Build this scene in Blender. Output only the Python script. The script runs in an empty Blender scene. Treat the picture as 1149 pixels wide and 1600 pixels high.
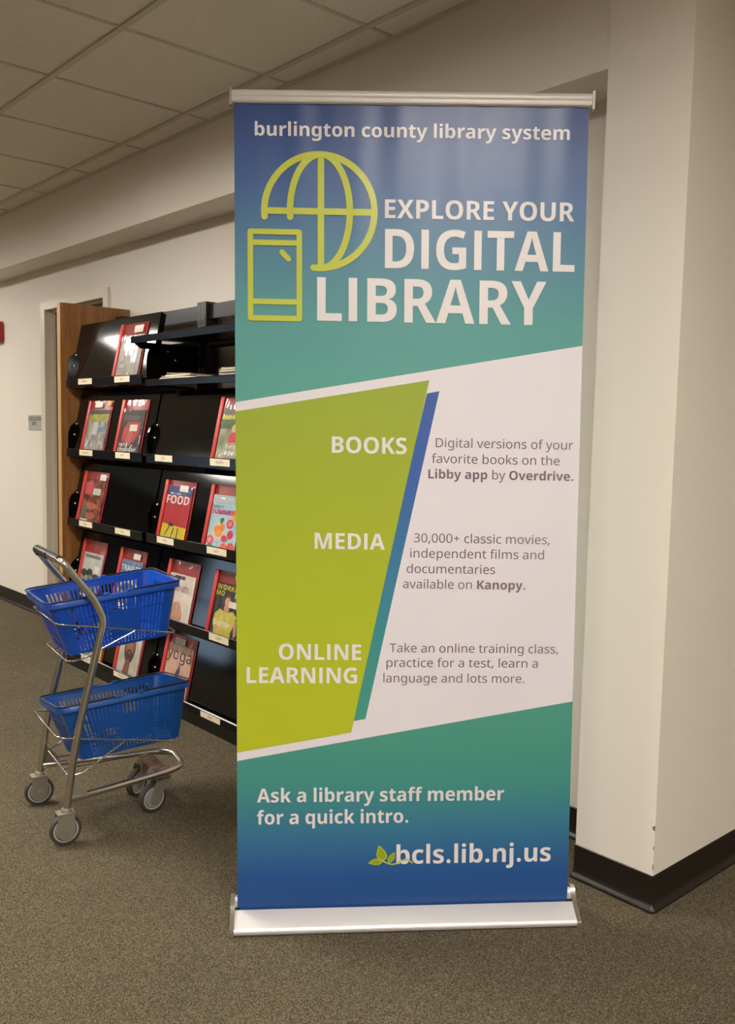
import bpy, bmesh, math, random
from mathutils import Vector as V, Matrix
from mathutils.geometry import tessellate_polygon
random.seed(7)
PI = math.pi
scene = bpy.context.scene
COL = scene.collection

# ---------------------------------------------------------------- camera, world, exposure
cam_data = bpy.data.cameras.new('camera')
cam = bpy.data.objects.new('camera', cam_data)
COL.objects.link(cam)
R_, U_, F_ = V((0.747648, -0.663793, 0.02005)), V((0.044436, 0.080127, 0.995794)), V((0.662607, 0.743612, -0.089403))
m = Matrix((R_, U_, -F_)).transposed().to_4x4()
m.translation = V((0, 0, 1.34))
cam.matrix_world = m
cam_data.sensor_fit = 'VERTICAL'
cam_data.sensor_height = 36.0
cam_data.lens = 1413.5 * 36 / 1600
cam_data.clip_start = 0.05
scene.camera = cam
scene.view_settings.view_transform = 'Standard'
scene.view_settings.look = 'None'
scene.view_settings.gamma = 1
scene.view_settings.use_curve_mapping = False
scene.view_settings.exposure = 0.0
LAMP = 44.5                                   # radiance of the troffer diffusers
LAMP_COLOR = (1.0, 0.945, 0.88)
w = bpy.data.worlds.new('sky')
scene.world = w
w.use_nodes = True
nt = w.node_tree
nt.nodes['Background'].inputs[0].default_value = (0.55, 0.75, 1.0, 1)
nt.nodes['Background'].inputs[1].default_value = 4.0

# ---------------------------------------------------------------- helpers
def lin(c):
    return tuple(((x / 255) / 12.92 if x / 255 <= 0.04045 else ((x / 255 + 0.055) / 1.055) ** 2.4) for x in c)

MATS = {}
def mat(name, rgb=None, rough=0.5, metal=0.0, spec=0.5, lincol=None, coat=0.0):
    if name in MATS:
        return MATS[name]
    mt = bpy.data.materials.new(name)
    mt.use_nodes = True
    b = mt.node_tree.nodes['Principled BSDF']
    c = lincol or lin(rgb)
    b.inputs['Base Color'].default_value = (*c, 1)
    b.inputs['Roughness'].default_value = rough
    b.inputs['Metallic'].default_value = metal
    b.inputs['Specular IOR Level'].default_value = spec
    b.inputs['Coat Weight'].default_value = coat
    b.inputs['Coat Roughness'].default_value = 0.1
    MATS[name] = mt
    return mt

def nodes(mt):
    n = mt.node_tree
    return n, n.nodes['Principled BSDF'], n.nodes.new, n.links.new

def noise_color(mt, cols, scale, detail=4, coord='Object', stretch=(1, 1, 1), pos=(0.35, 0.65), rough=0.6):
    n, b, new, link = nodes(mt)
    tc = new('ShaderNodeTexCoord'); mp = new('ShaderNodeMapping'); no = new('ShaderNodeTexNoise'); cr = new('ShaderNodeValToRGB')
    mp.inputs['Scale'].default_value = stretch
    no.inputs['Scale'].default_value = scale; no.inputs['Detail'].default_value = detail; no.inputs['Roughness'].default_value = rough
    link(tc.outputs[coord], mp.inputs[0]); link(mp.outputs[0], no.inputs['Vector']); link(no.outputs[0], cr.inputs[0]); link(cr.outputs[0], b.inputs['Base Color'])
    el = cr.color_ramp.elements
    el[0].position, el[1].position = pos
    el[0].color = (*cols[0], 1); el[1].color = (*cols[-1], 1)
    for i, c in enumerate(cols[1:-1]):
        e = el.new(pos[0] + (pos[1] - pos[0]) * (i + 1) / (len(cols) - 1)); e.color = (*c, 1)
    return mp

def bump(mt, scale, strength, dist=0.002, detail=3, stretch=(1, 1, 1), coord='Object'):
    n, b, new, link = nodes(mt)
    tc = new('ShaderNodeTexCoord'); mp = new('ShaderNodeMapping'); no = new('ShaderNodeTexNoise'); bp = new('ShaderNodeBump')
    mp.inputs['Scale'].default_value = stretch
    no.inputs['Scale'].default_value = scale; no.inputs['Detail'].default_value = detail
    bp.inputs['Strength'].default_value = strength; bp.inputs['Distance'].default_value = dist
    link(tc.outputs[coord], mp.inputs[0]); link(mp.outputs[0], no.inputs['Vector']); link(no.outputs[0], bp.inputs['Height']); link(bp.outputs[0], b.inputs['Normal'])

class MB:
    def __init__(s): s.v = []; s.f = []; s.uv = None
    def add(s, vs, fs):
        o = len(s.v); s.v += [V(p) for p in vs]; s.f += [[i + o for i in f] for f in fs]; return s
    def box(s, lo, hi, M=None, bev=0.0):
        (x0, y0, z0), (x1, y1, z1) = lo, hi
        if bev > 0:
            return s.rbox(lo, hi, bev, M)
        vs = [(x0, y0, z0), (x1, y0, z0), (x1, y1, z0), (x0, y1, z0), (x0, y0, z1), (x1, y0, z1), (x1, y1, z1), (x0, y1, z1)]
        if M: vs = [M @ V(p) for p in vs]
        return s.add(vs, [(0, 3, 2, 1), (4, 5, 6, 7), (0, 1, 5, 4), (1, 2, 6, 5), (2, 3, 7, 6), (3, 0, 4, 7)])
    def rbox(s, lo, hi, b, M=None):
        bm = bmesh.new()
        bmesh.ops.create_cube(bm, size=1)
        for v in bm.verts:
            v.co = V([lo[i] + (v.co[i] + .5) * (hi[i] - lo[i]) for i in range(3)])
        bmesh.ops.bevel(bm, geom=list(bm.edges), offset=b, segments=2, affect='EDGES', profile=.5)
        bm.verts.index_update()
        vs = [(M @ v.co if M else v.co.copy()) for v in bm.verts]
        s.add(vs, [[v.index for v in f.verts] for f in bm.faces]); bm.free()
        return s
    def prism(s, poly, M, depth):
        # poly in local xy, extruded along local z from 0 to depth
        n = len(poly)
        a = sum(poly[i][0] * poly[(i + 1) % n][1] - poly[(i + 1) % n][0] * poly[i][1] for i in range(n))
        if a < 0: poly = poly[::-1]
        vs = [M @ V((p[0], p[1], 0)) for p in poly] + [M @ V((p[0], p[1], depth)) for p in poly]
        return s.add(vs, [list(range(n))[::-1], list(range(n, 2 * n))] + [(i, (i + 1) % n, (i + 1) % n + n, i + n) for i in range(n)])
    def tube(s, pts, r, n=10, closed=False, fillet=0.0, seg=5, cap=True):
        pts = [V(p) for p in pts]
        if fillet > 0:
            out = []
            N = len(pts)
            for i, p in enumerate(pts):
                if not closed and i in (0, N - 1): out.append(p); continue
                a, c = pts[i - 1], pts[(i + 1) % N]
                d1, d2 = (a - p), (c - p)
                fl = min(fillet, d1.length * .48, d2.length * .48)
                p1, p2 = p + d1.normalized() * fl, p + d2.normalized() * fl
                for k in range(seg + 1):
                    t = k / seg
                    out.append(p1 * (1 - t) ** 2 + p * 2 * t * (1 - t) + p2 * t * t)
            pts = out
        N = len(pts)
        T = []
        for i in range(N):
            if closed: t = pts[(i + 1) % N] - pts[i - 1]
            else: t = pts[min(i + 1, N - 1)] - pts[max(i - 1, 0)]
            T.append(t.normalized())
        u = T[0].orthogonal().normalized()
        vs = []
        for i in range(N):
            u = (u - T[i] * u.dot(T[i])).normalized()
            w_ = T[i].cross(u)
            for k in range(n):
                a = 2 * PI * k / n
                vs.append(pts[i] + (u * math.cos(a) + w_ * math.sin(a)) * r)
        fs = []
        for i in range(N if closed else N - 1):
            j = (i + 1) % N
            for k in range(n):
                k2 = (k + 1) % n
                fs.append((i * n + k, i * n + k2, j * n + k2, j * n + k))
        if not closed and cap:
            fs.append(list(range(n))[::-1]); fs.append([(N - 1) * n + k for k in range(n)])
        return s.add(vs, fs)
    def lathe(s, prof, M, n=24):
        # prof: (radius, height) closed list around the local z axis
        vs = []; fs = []; m_ = len(prof)
        for k in range(n):
            a = 2 * PI * k / n
            for r, h in prof: vs.append(M @ V((r * math.cos(a), r * math.sin(a), h)))
        for k in range(n):
            k2 = (k + 1) % n
            for i in range(m_ - 1):
                fs.append((k * m_ + i, k2 * m_ + i, k2 * m_ + i + 1, k * m_ + i + 1))
        return s.add(vs, fs)
    def loops(s, loops, fn):
        # filled polygons with holes: loops is a list of lists of (x,y); fn maps (x,y) to 3-D
        tri = tessellate_polygon([[V((x, y, 0)) for x, y in l] for l in loops])
        flat = [p for l in loops for p in l]
        fs = []
        for t in tri:
            a, b, c = (flat[i] for i in t)
            ar = (b[0] - a[0]) * (c[1] - a[1]) - (c[0] - a[0]) * (b[1] - a[1])
            fs.append(t if ar > 0 else t[::-1])
        return s.add([fn(x, y) for x, y in flat], fs)

def wm(o):
    return (wm(o.parent) @ o.matrix_basis) if o.parent else o.matrix_basis.copy()

def obj(name, mb, material, parent=None, smooth=None, local=False, uv=None):
    me = bpy.data.meshes.new(name)
    inv = wm(parent).inverted() if (parent is not None and not local) else None
    me.from_pydata([tuple(inv @ p) if inv else tuple(p) for p in mb.v], [], mb.f)
    me.update()
    me.materials.append(material)
    if uv:
        l = me.uv_layers.new(name='uv')
        for lp in me.loops: l.data[lp.index].uv = uv[lp.vertex_index]
    if smooth:
        me.shade_smooth(); me.set_sharp_from_angle(angle=math.radians(smooth))
    o = bpy.data.objects.new(name, me)
    COL.objects.link(o)
    if parent is not None: o.parent = parent
    return o

def recalc(o):
    bm = bmesh.new(); bm.from_mesh(o.data); bmesh.ops.recalc_face_normals(bm, faces=bm.faces); bm.to_mesh(o.data); bm.free()
    return o

def tag(o, label=None, cat=None, group=None, kind=None):
    for k, v in (('label', label), ('category', cat), ('group', group), ('kind', kind)):
        if v: o[k] = v
    return o

def empty(name, M, label, cat, group=None):
    o = bpy.data.objects.new(name, None)
    o.empty_display_size = 0.05
    COL.objects.link(o)
    o.matrix_world = M if isinstance(M, Matrix) else Matrix.Translation(V(M))
    bpy.context.view_layer.update()
    return tag(o, label, cat, group)

def copy_tree(o, parent=None):
    c = o.copy(); COL.objects.link(c)
    if parent is not None: c.parent = parent
    for ch in list(o.children): copy_tree(ch, c)
    return c

def frame(o, x, y, z=None):
    x = V(x).normalized(); y = V(y).normalized()
    z = V(z).normalized() if z is not None else x.cross(y).normalized()
    m_ = Matrix((x, y, z)).transposed().to_4x4(); m_.translation = V(o)
    return m_

def rrect(x0, y0, x1, y1, r, n=4):
    p = []
    for cx, cy, a in ((x1 - r, y1 - r, 0), (x0 + r, y1 - r, 90), (x0 + r, y0 + r, 180), (x1 - r, y0 + r, 270)):
        for k in range(n + 1):
            t = math.radians(a + 90 * k / n); p.append((cx + r * math.cos(t), cy + r * math.sin(t)))
    return p

# lettering: glyph outlines of an open humanist sans, bold and regular, 1000 units to the em
FONT = {'B': {'A': '692;0 0 251 717 439 717 692 0 527 0 472 168 220 168 165 0|256 296 437 296 387 451 382 470 374 496 366 526 358 557 351 586 345 609 340 584 334 556 326 527 319 498 312 473 307 451',
'B': '665;85 0 85 714 316 714 405 709 477 695 530 671 567 636 590 592 597 536 595 508 590 482 581 459 568 439 554 421 537 406 508 390 476 379 476 374 499 368 521 360 543 349 563 336 580 318 595 297 606 272 613 242 615 207 611 165 601 128 583 95 559 67 529 43 492 24 451 11 404 3 352 0|238 121 335 121 376 124 407 133 429 148 444 168 453 192 456 219 453 244 444 267 429 286 405 301 373 310 330 313 238 313|238 428 324 428 363 431 394 439 415 452 434 480 440 515 433 551 410 576 387 586 356 593 317 595 238 595',
'C': '642;387 -10 315 -5 253 10 200 36 155 70 118 113 90 164 71 222 59 286 55 356 59 425 73 489 95 547 125 598 164 642 212 677 267 703 330 719 400 724 435 723 471 719 508 712 543 703 578 692 611 677 561 555 537 566 511 576 484 585 457 591 428 595 398 597 362 594 329 584 299 568 274 546 252 518 235 485 223 447 215 403 213 355 215 307 222 265 234 227 250 194 272 167 298 145 328 130 364 120 404 117 435 118 466 122 495 128 524 136 553 145 582 156 582 26 552 14 521 5 490 -1 458 -6 424 -9',
'D': '732;85 0 85 714 321 714 392 710 456 696 513 674 562 644 603 605 635 558 659 503 673 440 678 369 672 292 657 224 632 164 597 114 554 73 502 41 443 18 377 5 303 0|238 126 302 126 369 133 423 153 465 185 495 231 513 291 518 363 513 434 496 491 467 534 428 564 378 583 317 589 238 589',
'E': '552;85 0 85 714 499 714 499 589 238 589 238 433 482 433 482 308 238 308 238 127 499 127 499 0',
'F': '531;85 0 85 714 498 714 498 589 236 589 236 407 479 407 479 282 236 282 236 0',
'G': '735;399 -10 331 -5 270 9 216 32 168 64 129 105 97 156 74 215 60 282 55 358 60 430 74 494 98 552 132 603 174 645 225 679 284 704 352 719 428 724 470 723 511 719 550 712 587 703 621 693 652 680 601 558 575 569 548 578 519 586 489 592 458 596 427 597 381 593 341 583 307 565 278 542 254 513 236 480 223 442 216 400 213 355 215 308 223 266 235 228 253 195 275 168 303 146 335 130 373 121 417 117 445 118 473 121 499 125 519 129 519 280 381 280 381 402 665 402 665 31 626 19 585 9 542 1 497 -5 449 -9',
'H': '756;85 0 85 714 238 714 238 435 518 435 518 714 671 714 671 0 518 0 518 307 238 307 238 0',
'I': '340;92 0 92 714 244 714 244 0',
'K': '660;85 0 85 714 238 714 238 388 251 406 265 424 279 442 294 460 308 478 322 496 489 714 659 714 411 398 660 0 486 0 301 300 238 254 238 0',
'L': '559;85 0 85 714 238 714 238 126 527 126 527 0',
'M': '944;85 0 85 714 293 714 470 177 474 177 651 714 859 714 859 0 716 0 716 362 716 397 717 433 718 469 720 503 722 533 723 557 719 557 538 0 397 0 217 558 213 558 215 534 216 505 218 471 220 434 221 396 221 358 221 0',
'N': '805;85 0 85 714 279 714 586 181 590 181 588 204 587 233 585 265 584 298 583 331 583 360 583 714 720 714 720 0 525 0 217 538 213 538 215 513 217 483 218 450 220 417 221 384 221 352 221 0',
'O': '791;395 -10 322 -5 258 10 203 36 157 71 120 114 91 165 71 223 59 288 55 359 59 430 71 494 92 552 120 603 158 645 204 680 259 705 323 720 396 725 469 720 533 705 588 680 633 645 670 602 699 552 719 493 731 429 735 358 731 287 719 223 699 164 670 114 633 71 588 36 533 10 469 -5|395 119 435 122 470 131 498 148 522 170 542 197 556 230 566 268 572 311 574 358 570 427 556 486 533 534 499 569 454 591 396 598 357 595 322 585 293 569 269 547 249 519 234 486 224 448 218 405 216 358 218 311 224 268 234 230 249 197 269 170 293 148 322 131 356 122',
'P': '621;85 0 85 714 309 714 361 712 408 705 449 693 484 677 513 657 550 613 572 559 579 494 577 463 573 433 565 404 553 376 538 350 519 327 495 305 466 287 433 273 395 262 352 255 303 253 238 253 238 0|238 379 289 379 328 382 361 390 388 404 408 425 421 453 425 489 422 518 412 543 396 563 372 577 342 586 304 589 238 589',
'R': '656;85 0 85 714 304 714 363 711 415 704 460 691 498 672 529 649 553 621 570 588 580 550 583 506 581 475 576 447 566 421 554 398 538 377 520 358 500 342 478 327 454 315 657 0 482 0 323 274 238 274 238 0|238 392 301 392 339 395 370 403 395 417 413 437 424 465 428 499 425 529 415 552 398 571 373 584 341 592 301 595 238 595',
'S': '566;257 -10 214 -9 175 -6 140 0 108 8 77 18 47 31 47 169 81 154 116 141 153 131 190 123 226 118 261 116 296 119 325 126 347 138 362 153 372 172 375 193 371 217 361 236 343 253 316 269 293 281 264 294 231 308 195 324 163 342 135 360 110 379 90 402 74 427 63 456 56 489 53 526 57 566 68 602 85 634 109 661 139 683 174 701 214 714 258 721 306 724 349 722 388 718 425 710 460 700 491 689 521 677 474 556 446 568 417 579 387 587 358 594 330 598 302 599 272 597 248 591 229 580 216 566 208 550 205 531 209 508 219 489 237 472 265 455 289 443 317 429 352 415 387 399 419 382 447 365 471 345 491 324 507 300 518 273 525 242 528 207 524 168 514 131 498 97 474 67 444 41 408 19 364 3 314 -7',
'T': '577;212 0 212 587 19 587 19 714 558 714 558 587 365 587 365 0',
'U': '747;371 -10 316 -7 268 2 224 17 186 38 154 64 127 96 106 133 92 174 83 220 80 270 80 714 233 714 233 278 237 229 249 189 269 158 296 136 331 123 374 119 419 123 455 137 481 160 500 191 511 231 514 279 514 714 667 714 667 272 663 218 652 169 634 124 609 85 576 52 536 25 489 6 433 -6',
'V': '657;242 0 0 714 169 714 291 315 299 289 306 261 313 231 320 202 325 175 329 151 333 175 338 202 344 231 351 260 359 289 366 314 489 714 657 714 415 0',
'W': '996;196 0 14 714 164 714 255 326 259 307 264 285 269 261 274 236 279 211 283 186 287 164 290 144 294 172 299 202 305 234 311 267 318 299 325 330 331 357 337 381 425 714 570 714 659 380 665 356 671 328 678 297 685 265 691 232 697 200 702 170 706 144 710 171 715 202 722 236 728 269 735 300 741 325 832 714 982 714 801 0 626 0 531 372 527 388 522 407 517 429 512 453 507 477 503 499 500 518 498 534 495 518 492 499 488 477 484 453 479 429 474 407 469 387 465 371 370 0',
'X': '670;3 0 240 368 17 714 187 714 334 470 478 714 649 714 425 359 666 0 490 0 332 257 173 0',
'Y': '626;236 0 236 273 0 714 166 714 313 415 460 714 626 714 390 278 390 0',
'a': '599;208 -10 163 -5 123 9 88 32 61 65 45 108 40 161 47 214 67 257 102 290 150 315 212 331 287 338 378 341 378 358 376 387 368 410 356 426 329 441 294 446 257 443 218 434 192 426 167 416 141 405 97 508 127 522 160 533 196 543 234 550 274 555 317 556 380 551 432 534 474 507 504 470 522 422 528 364 528 0 423 0 394 74 390 74 374 56 358 40 342 26 316 10 286 -1 250 -8|266 100 296 103 322 113 346 128 364 149 375 176 378 208 378 253 321 250 278 247 245 239 222 227 201 201 194 168 199 137 214 116 237 104',
'b': '632;375 -10 338 -8 306 0 281 11 259 26 240 42 224 59 214 59 189 0 73 0 73 760 224 760 224 583 224 553 222 524 220 498 218 475 224 475 240 497 260 516 283 533 310 546 342 553 379 556 436 548 485 524 527 484 548 453 564 416 575 374 582 327 584 274 581 215 573 163 558 117 538 79 514 47 485 22 451 4 415 -6|332 112 362 117 387 131 406 154 420 186 428 227 431 276 427 333 414 378 394 410 366 430 330 436 295 432 268 420 248 400 235 371 227 334 224 287 224 269 227 222 235 183 248 152 267 130 296 117',
'c': '516;311 -10 261 -7 214 3 173 20 136 43 105 74 80 111 62 157 51 210 47 270 51 333 63 388 83 434 110 472 143 503 181 526 224 543 272 553 322 556 353 555 383 552 412 546 439 539 465 530 488 519 443 405 413 417 383 426 352 433 322 435 286 430 256 417 239 403 226 385 215 362 207 336 202 306 201 271 202 237 207 208 215 182 226 161 240 143 256 130 285 117 320 112 348 114 375 117 401 124 426 132 450 142 473 154 473 31 451 19 428 9 403 1 375 -5 345 -9',
'd': '632;252 -10 196 -2 146 22 104 62 84 93 68 130 56 172 49 220 47 272 49 326 56 374 68 416 84 453 105 485 148 524 198 548 257 556 293 554 325 546 351 533 374 517 393 498 410 476 415 476 412 498 410 527 408 558 407 586 407 760 559 760 559 0 443 0 413 71 407 71 391 50 372 31 349 14 322 1 290 -7|305 111 342 115 371 127 392 146 406 174 414 211 417 255 417 271 415 319 407 360 393 392 373 415 343 429 304 434 274 429 249 415 228 392 213 360 203 319 200 270 203 221 213 181 228 150 249 128 275 115',
'e': '597;325 -10 273 -7 225 3 182 20 143 44 110 75 83 113 63 158 51 210 47 269 51 330 62 382 80 428 104 467 134 499 171 524 212 542 257 553 306 556 355 553 398 544 437 528 471 505 499 477 522 443 538 404 548 358 551 308 551 235 200 235 205 197 218 164 238 138 266 118 300 106 341 102 374 103 405 107 434 112 462 120 491 130 520 142 520 29 493 17 464 7 435 -1 403 -6 366 -9|204 336 410 336 407 366 399 394 385 417 365 435 340 445 310 449 282 446 257 436 237 420 221 398 209 370',
'f': '386;100 0 100 433 19 433 19 506 103 546 103 564 108 628 123 679 148 717 183 744 229 760 285 765 322 763 356 759 387 752 418 742 384 640 368 644 350 648 331 651 311 652 284 647 266 632 255 606 251 569 251 546 376 546 376 433 251 433 251 0',
'g': '632;285 -240 244 -239 206 -237 172 -232 139 -226 108 -218 78 -207 78 -79 109 -91 139 -102 171 -110 204 -116 241 -119 280 -121 319 -117 350 -108 375 -92 394 -70 405 -44 408 -12 408 3 409 17 410 35 411 54 413 70 408 70 391 48 371 28 348 12 321 0 289 -8 254 -10 195 -2 145 22 103 63 83 95 67 132 56 173 49 220 47 272 49 324 56 371 68 413 84 450 104 482 146 523 197 548 255 556 291 554 322 547 350 535 374 519 395 500 413 477 418 477 431 546 559 546 559 -4 555 -53 545 -96 529 -134 506 -166 476 -192 439 -213 395 -228 344 -237|307 108 334 111 358 117 377 128 392 143 404 163 412 188 416 218 418 252 418 274 417 309 413 339 407 365 398 387 386 405 371 419 342 433 304 437 273 432 247 418 227 394 213 362 204 320 201 270 204 220 213 179 227 148 248 126 274 113',
'h': '650;73 0 73 760 224 760 224 607 224 565 222 529 220 499 217 476 225 476 244 502 267 522 292 537 320 548 351 554 383 556 421 554 455 547 486 535 513 519 536 497 554 470 568 438 576 400 579 356 579 0 428 0 428 318 426 354 419 383 407 406 390 423 368 433 341 436 301 431 270 415 249 389 235 354 227 310 224 256 224 0',
'i': '299;74 0 74 546 225 546 225 0|150 614 119 618 92 630 74 652 68 687 74 723 92 745 119 757 150 761 181 757 208 745 226 723 232 687 226 652 208 630 181 618',
'j': '298;40 -240 16 -239 -9 -236 -33 -233 -53 -228 -53 -109 -37 -113 -22 -116 -7 -118 9 -119 34 -115 55 -102 69 -77 73 -35 73 546 224 546 224 -59 222 -91 216 -121 206 -150 192 -175 172 -197 148 -216 118 -229 82 -237|150 614 118 618 91 630 74 652 68 687 74 723 91 745 118 757 150 761 180 757 207 745 225 723 232 687 225 652 207 630 180 618',
'k': '610;73 0 73 760 224 760 224 423 224 394 222 361 219 327 216 297 220 297 228 309 238 323 249 339 261 354 271 369 281 381 423 546 594 546 392 314 607 0 432 0 286 218 224 169 224 0',
'l': '298;73 0 73 760 224 760 224 0',
'm': '975;73 0 73 546 189 546 211 476 216 476 234 500 255 519 281 535 310 547 343 554 379 556 418 554 451 547 481 535 506 519 527 499 544 474 549 474 569 499 592 520 619 536 649 547 681 554 714 556 772 551 819 535 856 509 883 471 899 420 904 356 904 0 754 0 754 318 751 356 744 386 733 409 717 424 696 433 670 436 635 431 608 417 588 394 574 362 566 321 564 273 564 0 413 0 413 318 411 355 404 385 393 408 367 429 331 436 295 431 267 415 253 399 242 379 234 354 228 325 225 293 224 256 224 0',
'n': '650;73 0 73 546 189 546 210 473 216 473 236 498 259 519 286 535 316 547 349 554 385 556 441 551 488 535 527 509 556 471 573 420 579 356 579 0 429 0 429 318 426 354 419 383 407 406 391 423 368 433 341 436 301 431 270 415 249 390 235 354 227 310 224 256 224 0',
'o': '625;311 -10 262 -6 216 5 175 23 138 49 107 81 81 120 62 165 51 217 47 274 50 326 58 373 73 415 93 451 118 483 149 510 184 530 223 545 266 553 314 556 363 553 409 542 450 524 487 498 518 467 543 428 562 383 573 332 577 274 574 217 563 165 545 120 520 81 489 49 453 23 411 5 363 -6|313 105 348 110 376 125 391 140 403 160 412 183 418 210 422 241 423 274 422 308 418 339 412 365 403 388 391 407 376 422 348 436 312 441 276 436 248 422 227 398 213 365 204 324 201 275 202 241 206 210 212 183 221 160 233 140 248 125 277 110',
'p': '632;73 -240 73 546 196 546 217 475 224 475 240 497 260 516 283 533 310 545 342 554 379 556 438 548 488 524 529 485 549 453 564 417 576 375 582 327 584 274 581 216 572 164 558 118 537 79 513 47 484 22 451 4 414 -6 375 -10 338 -8 306 0 280 12 258 27 239 43 224 59 218 59 220 40 222 18 224 -6 224 -31 224 -240|330 112 361 117 386 131 406 154 420 186 426 213 429 242 431 276 428 325 419 365 405 396 385 418 360 432 329 436 294 432 268 420 249 400 236 372 228 335 224 291 224 275 227 227 234 186 247 154 266 131 294 117',
'q': '632;408 -240 408 -11 408 9 409 30 411 51 413 71 407 71 392 50 373 31 350 14 322 1 290 -7 253 -10 196 -2 146 22 104 62 84 93 68 130 56 172 49 220 47 272 50 331 59 383 74 429 94 467 118 499 147 524 180 542 217 553 256 556 293 554 326 546 353 533 376 517 396 498 413 476 417 476 431 546 559 546 559 -240|307 109 344 113 372 125 393 144 406 172 414 209 417 253 417 274 415 323 407 363 393 395 373 419 343 433 304 438 272 433 246 418 226 394 212 360 204 319 201 270 204 220 212 180 227 149 247 127 274 113',
'r': '447;73 0 73 546 188 546 210 454 217 454 235 481 257 505 283 527 311 543 342 553 375 556 391 556 407 555 423 553 435 550 420 409 408 411 394 413 377 415 358 415 327 412 296 402 277 392 260 377 245 359 233 337 227 309 224 277 224 0',
's': '502;234 -10 197 -9 163 -7 132 -3 103 4 74 12 47 22 47 147 77 134 109 123 142 114 174 108 204 104 230 102 269 106 296 115 312 130 317 150 315 165 307 177 292 189 270 202 250 211 224 222 194 234 163 247 136 261 112 275 92 290 76 308 62 327 53 349 47 373 46 402 52 448 72 487 105 517 149 539 202 552 263 556 297 555 330 551 361 545 392 537 423 526 454 514 410 411 384 422 358 431 332 439 294 447 261 450 231 447 208 439 194 427 189 410 192 396 200 385 214 373 236 362 256 353 281 343 311 331 342 318 369 304 393 290 414 275 430 258 443 238 453 216 458 191 460 161 458 128 449 98 436 71 417 47 392 27 361 11 325 -1 282 -8',
't': '421;264 -10 233 -8 203 -3 176 6 152 19 132 38 115 61 103 91 95 128 93 172 93 433 22 433 22 497 104 547 148 662 244 662 244 546 387 546 387 433 244 433 244 181 248 150 261 128 282 115 309 110 332 111 353 115 374 120 394 126 394 15 368 5 338 -3 304 -8',
'u': '650;264 -10 227 -8 193 -1 163 11 136 27 113 49 95 76 81 108 73 146 70 190 70 546 222 546 222 228 224 192 231 163 242 140 259 124 281 114 308 111 349 116 379 131 401 157 414 192 423 237 425 290 425 546 576 546 576 0 460 0 441 70 432 70 413 44 389 24 361 9 330 -2 298 -8',
'v': '571;208 0 0 546 158 546 260 224 264 212 268 197 273 181 277 164 280 148 282 134 286 134 288 148 291 164 295 180 300 196 305 211 309 223 413 546 571 546 363 0',
'y': '571;111 -240 87 -239 67 -238 50 -235 35 -232 35 -113 47 -115 61 -117 77 -119 94 -119 122 -116 146 -107 165 -92 180 -73 194 -51 205 -27 217 4 0 546 159 546 262 234 269 212 276 188 281 164 285 141 289 141 293 163 299 187 306 211 314 234 415 546 571 546 347 -50 331 -88 314 -123 294 -153 272 -179 248 -201 220 -218 188 -230 152 -238',
' ': '260;',
'.': '285;224 74 209 26 168 -4 117 -4 76 26 61 74 76 122 117 152 168 152 209 122'},
'R': {'0': '572;285 -10 239 -6 198 6 163 25 132 52 106 88 86 130 70 178 58 232 51 292 49 358 52 432 59 498 72 556 91 606 116 648 148 682 186 706 232 720 285 725 335 720 380 706 418 682 450 648 477 606 497 556 511 498 520 432 523 358 520 285 512 219 499 160 480 110 455 68 423 34 385 10 339 -5|285 65 333 73 371 97 400 138 419 194 430 268 434 358 432 420 427 474 419 520 407 560 391 592 372 618 347 636 319 646 285 650 251 646 223 636 198 618 179 592 163 560 152 520 143 474 139 420 137 358 141 268 152 195 170 138 198 97 236 73',
'3': '572;241 -10 205 -9 170 -6 137 -2 105 6 75 16 45 29 45 111 76 97 108 86 142 76 176 70 210 65 242 64 300 68 346 81 380 102 404 130 418 164 423 205 420 233 413 257 400 278 381 294 359 308 331 318 299 325 263 330 223 331 154 331 154 406 224 406 261 408 294 414 322 423 347 436 367 452 382 470 394 492 401 515 403 541 399 573 387 600 368 622 342 637 310 647 273 650 237 648 204 642 174 634 146 622 120 607 93 590 49 650 76 669 108 686 144 702 183 714 226 722 272 724 340 718 396 702 438 674 469 638 487 595 493 547 491 516 485 489 475 464 461 442 444 423 424 407 400 394 374 383 345 376 345 372 397 362 440 344 473 318 496 286 510 247 515 203 512 163 502 126 486 92 463 63 433 37 396 17 352 2 300 -7',
'B': '650;97 0 97 714 301 714 383 710 451 696 504 674 542 642 564 596 572 537 570 510 565 485 556 462 544 442 529 424 510 408 489 396 464 386 436 379 436 374 465 368 492 359 518 348 540 334 559 316 575 294 587 268 594 238 596 203 593 162 583 125 566 92 543 65 515 42 480 24 441 10 397 3 348 0|187 76 331 76 388 80 432 92 463 113 484 140 496 173 500 210 496 246 484 276 470 293 452 308 428 320 400 328 365 333 324 335 187 335|187 410 319 410 374 413 416 423 445 440 464 462 475 492 479 527 474 563 461 591 438 612 404 626 360 634 305 637 187 637',
'D': '730;97 0 97 714 317 714 386 710 448 696 504 674 553 643 593 604 626 556 650 501 664 437 669 364 664 288 649 221 624 163 591 113 548 73 497 41 438 18 371 5 296 0|187 77 284 77 339 80 388 88 432 103 470 123 502 148 528 180 548 217 562 259 571 307 574 361 571 415 563 463 549 505 529 541 504 570 473 594 438 613 398 626 353 634 304 637 187 637',
'T': '556;233 0 233 635 10 635 10 714 545 714 545 635 323 635 323 0',
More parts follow.
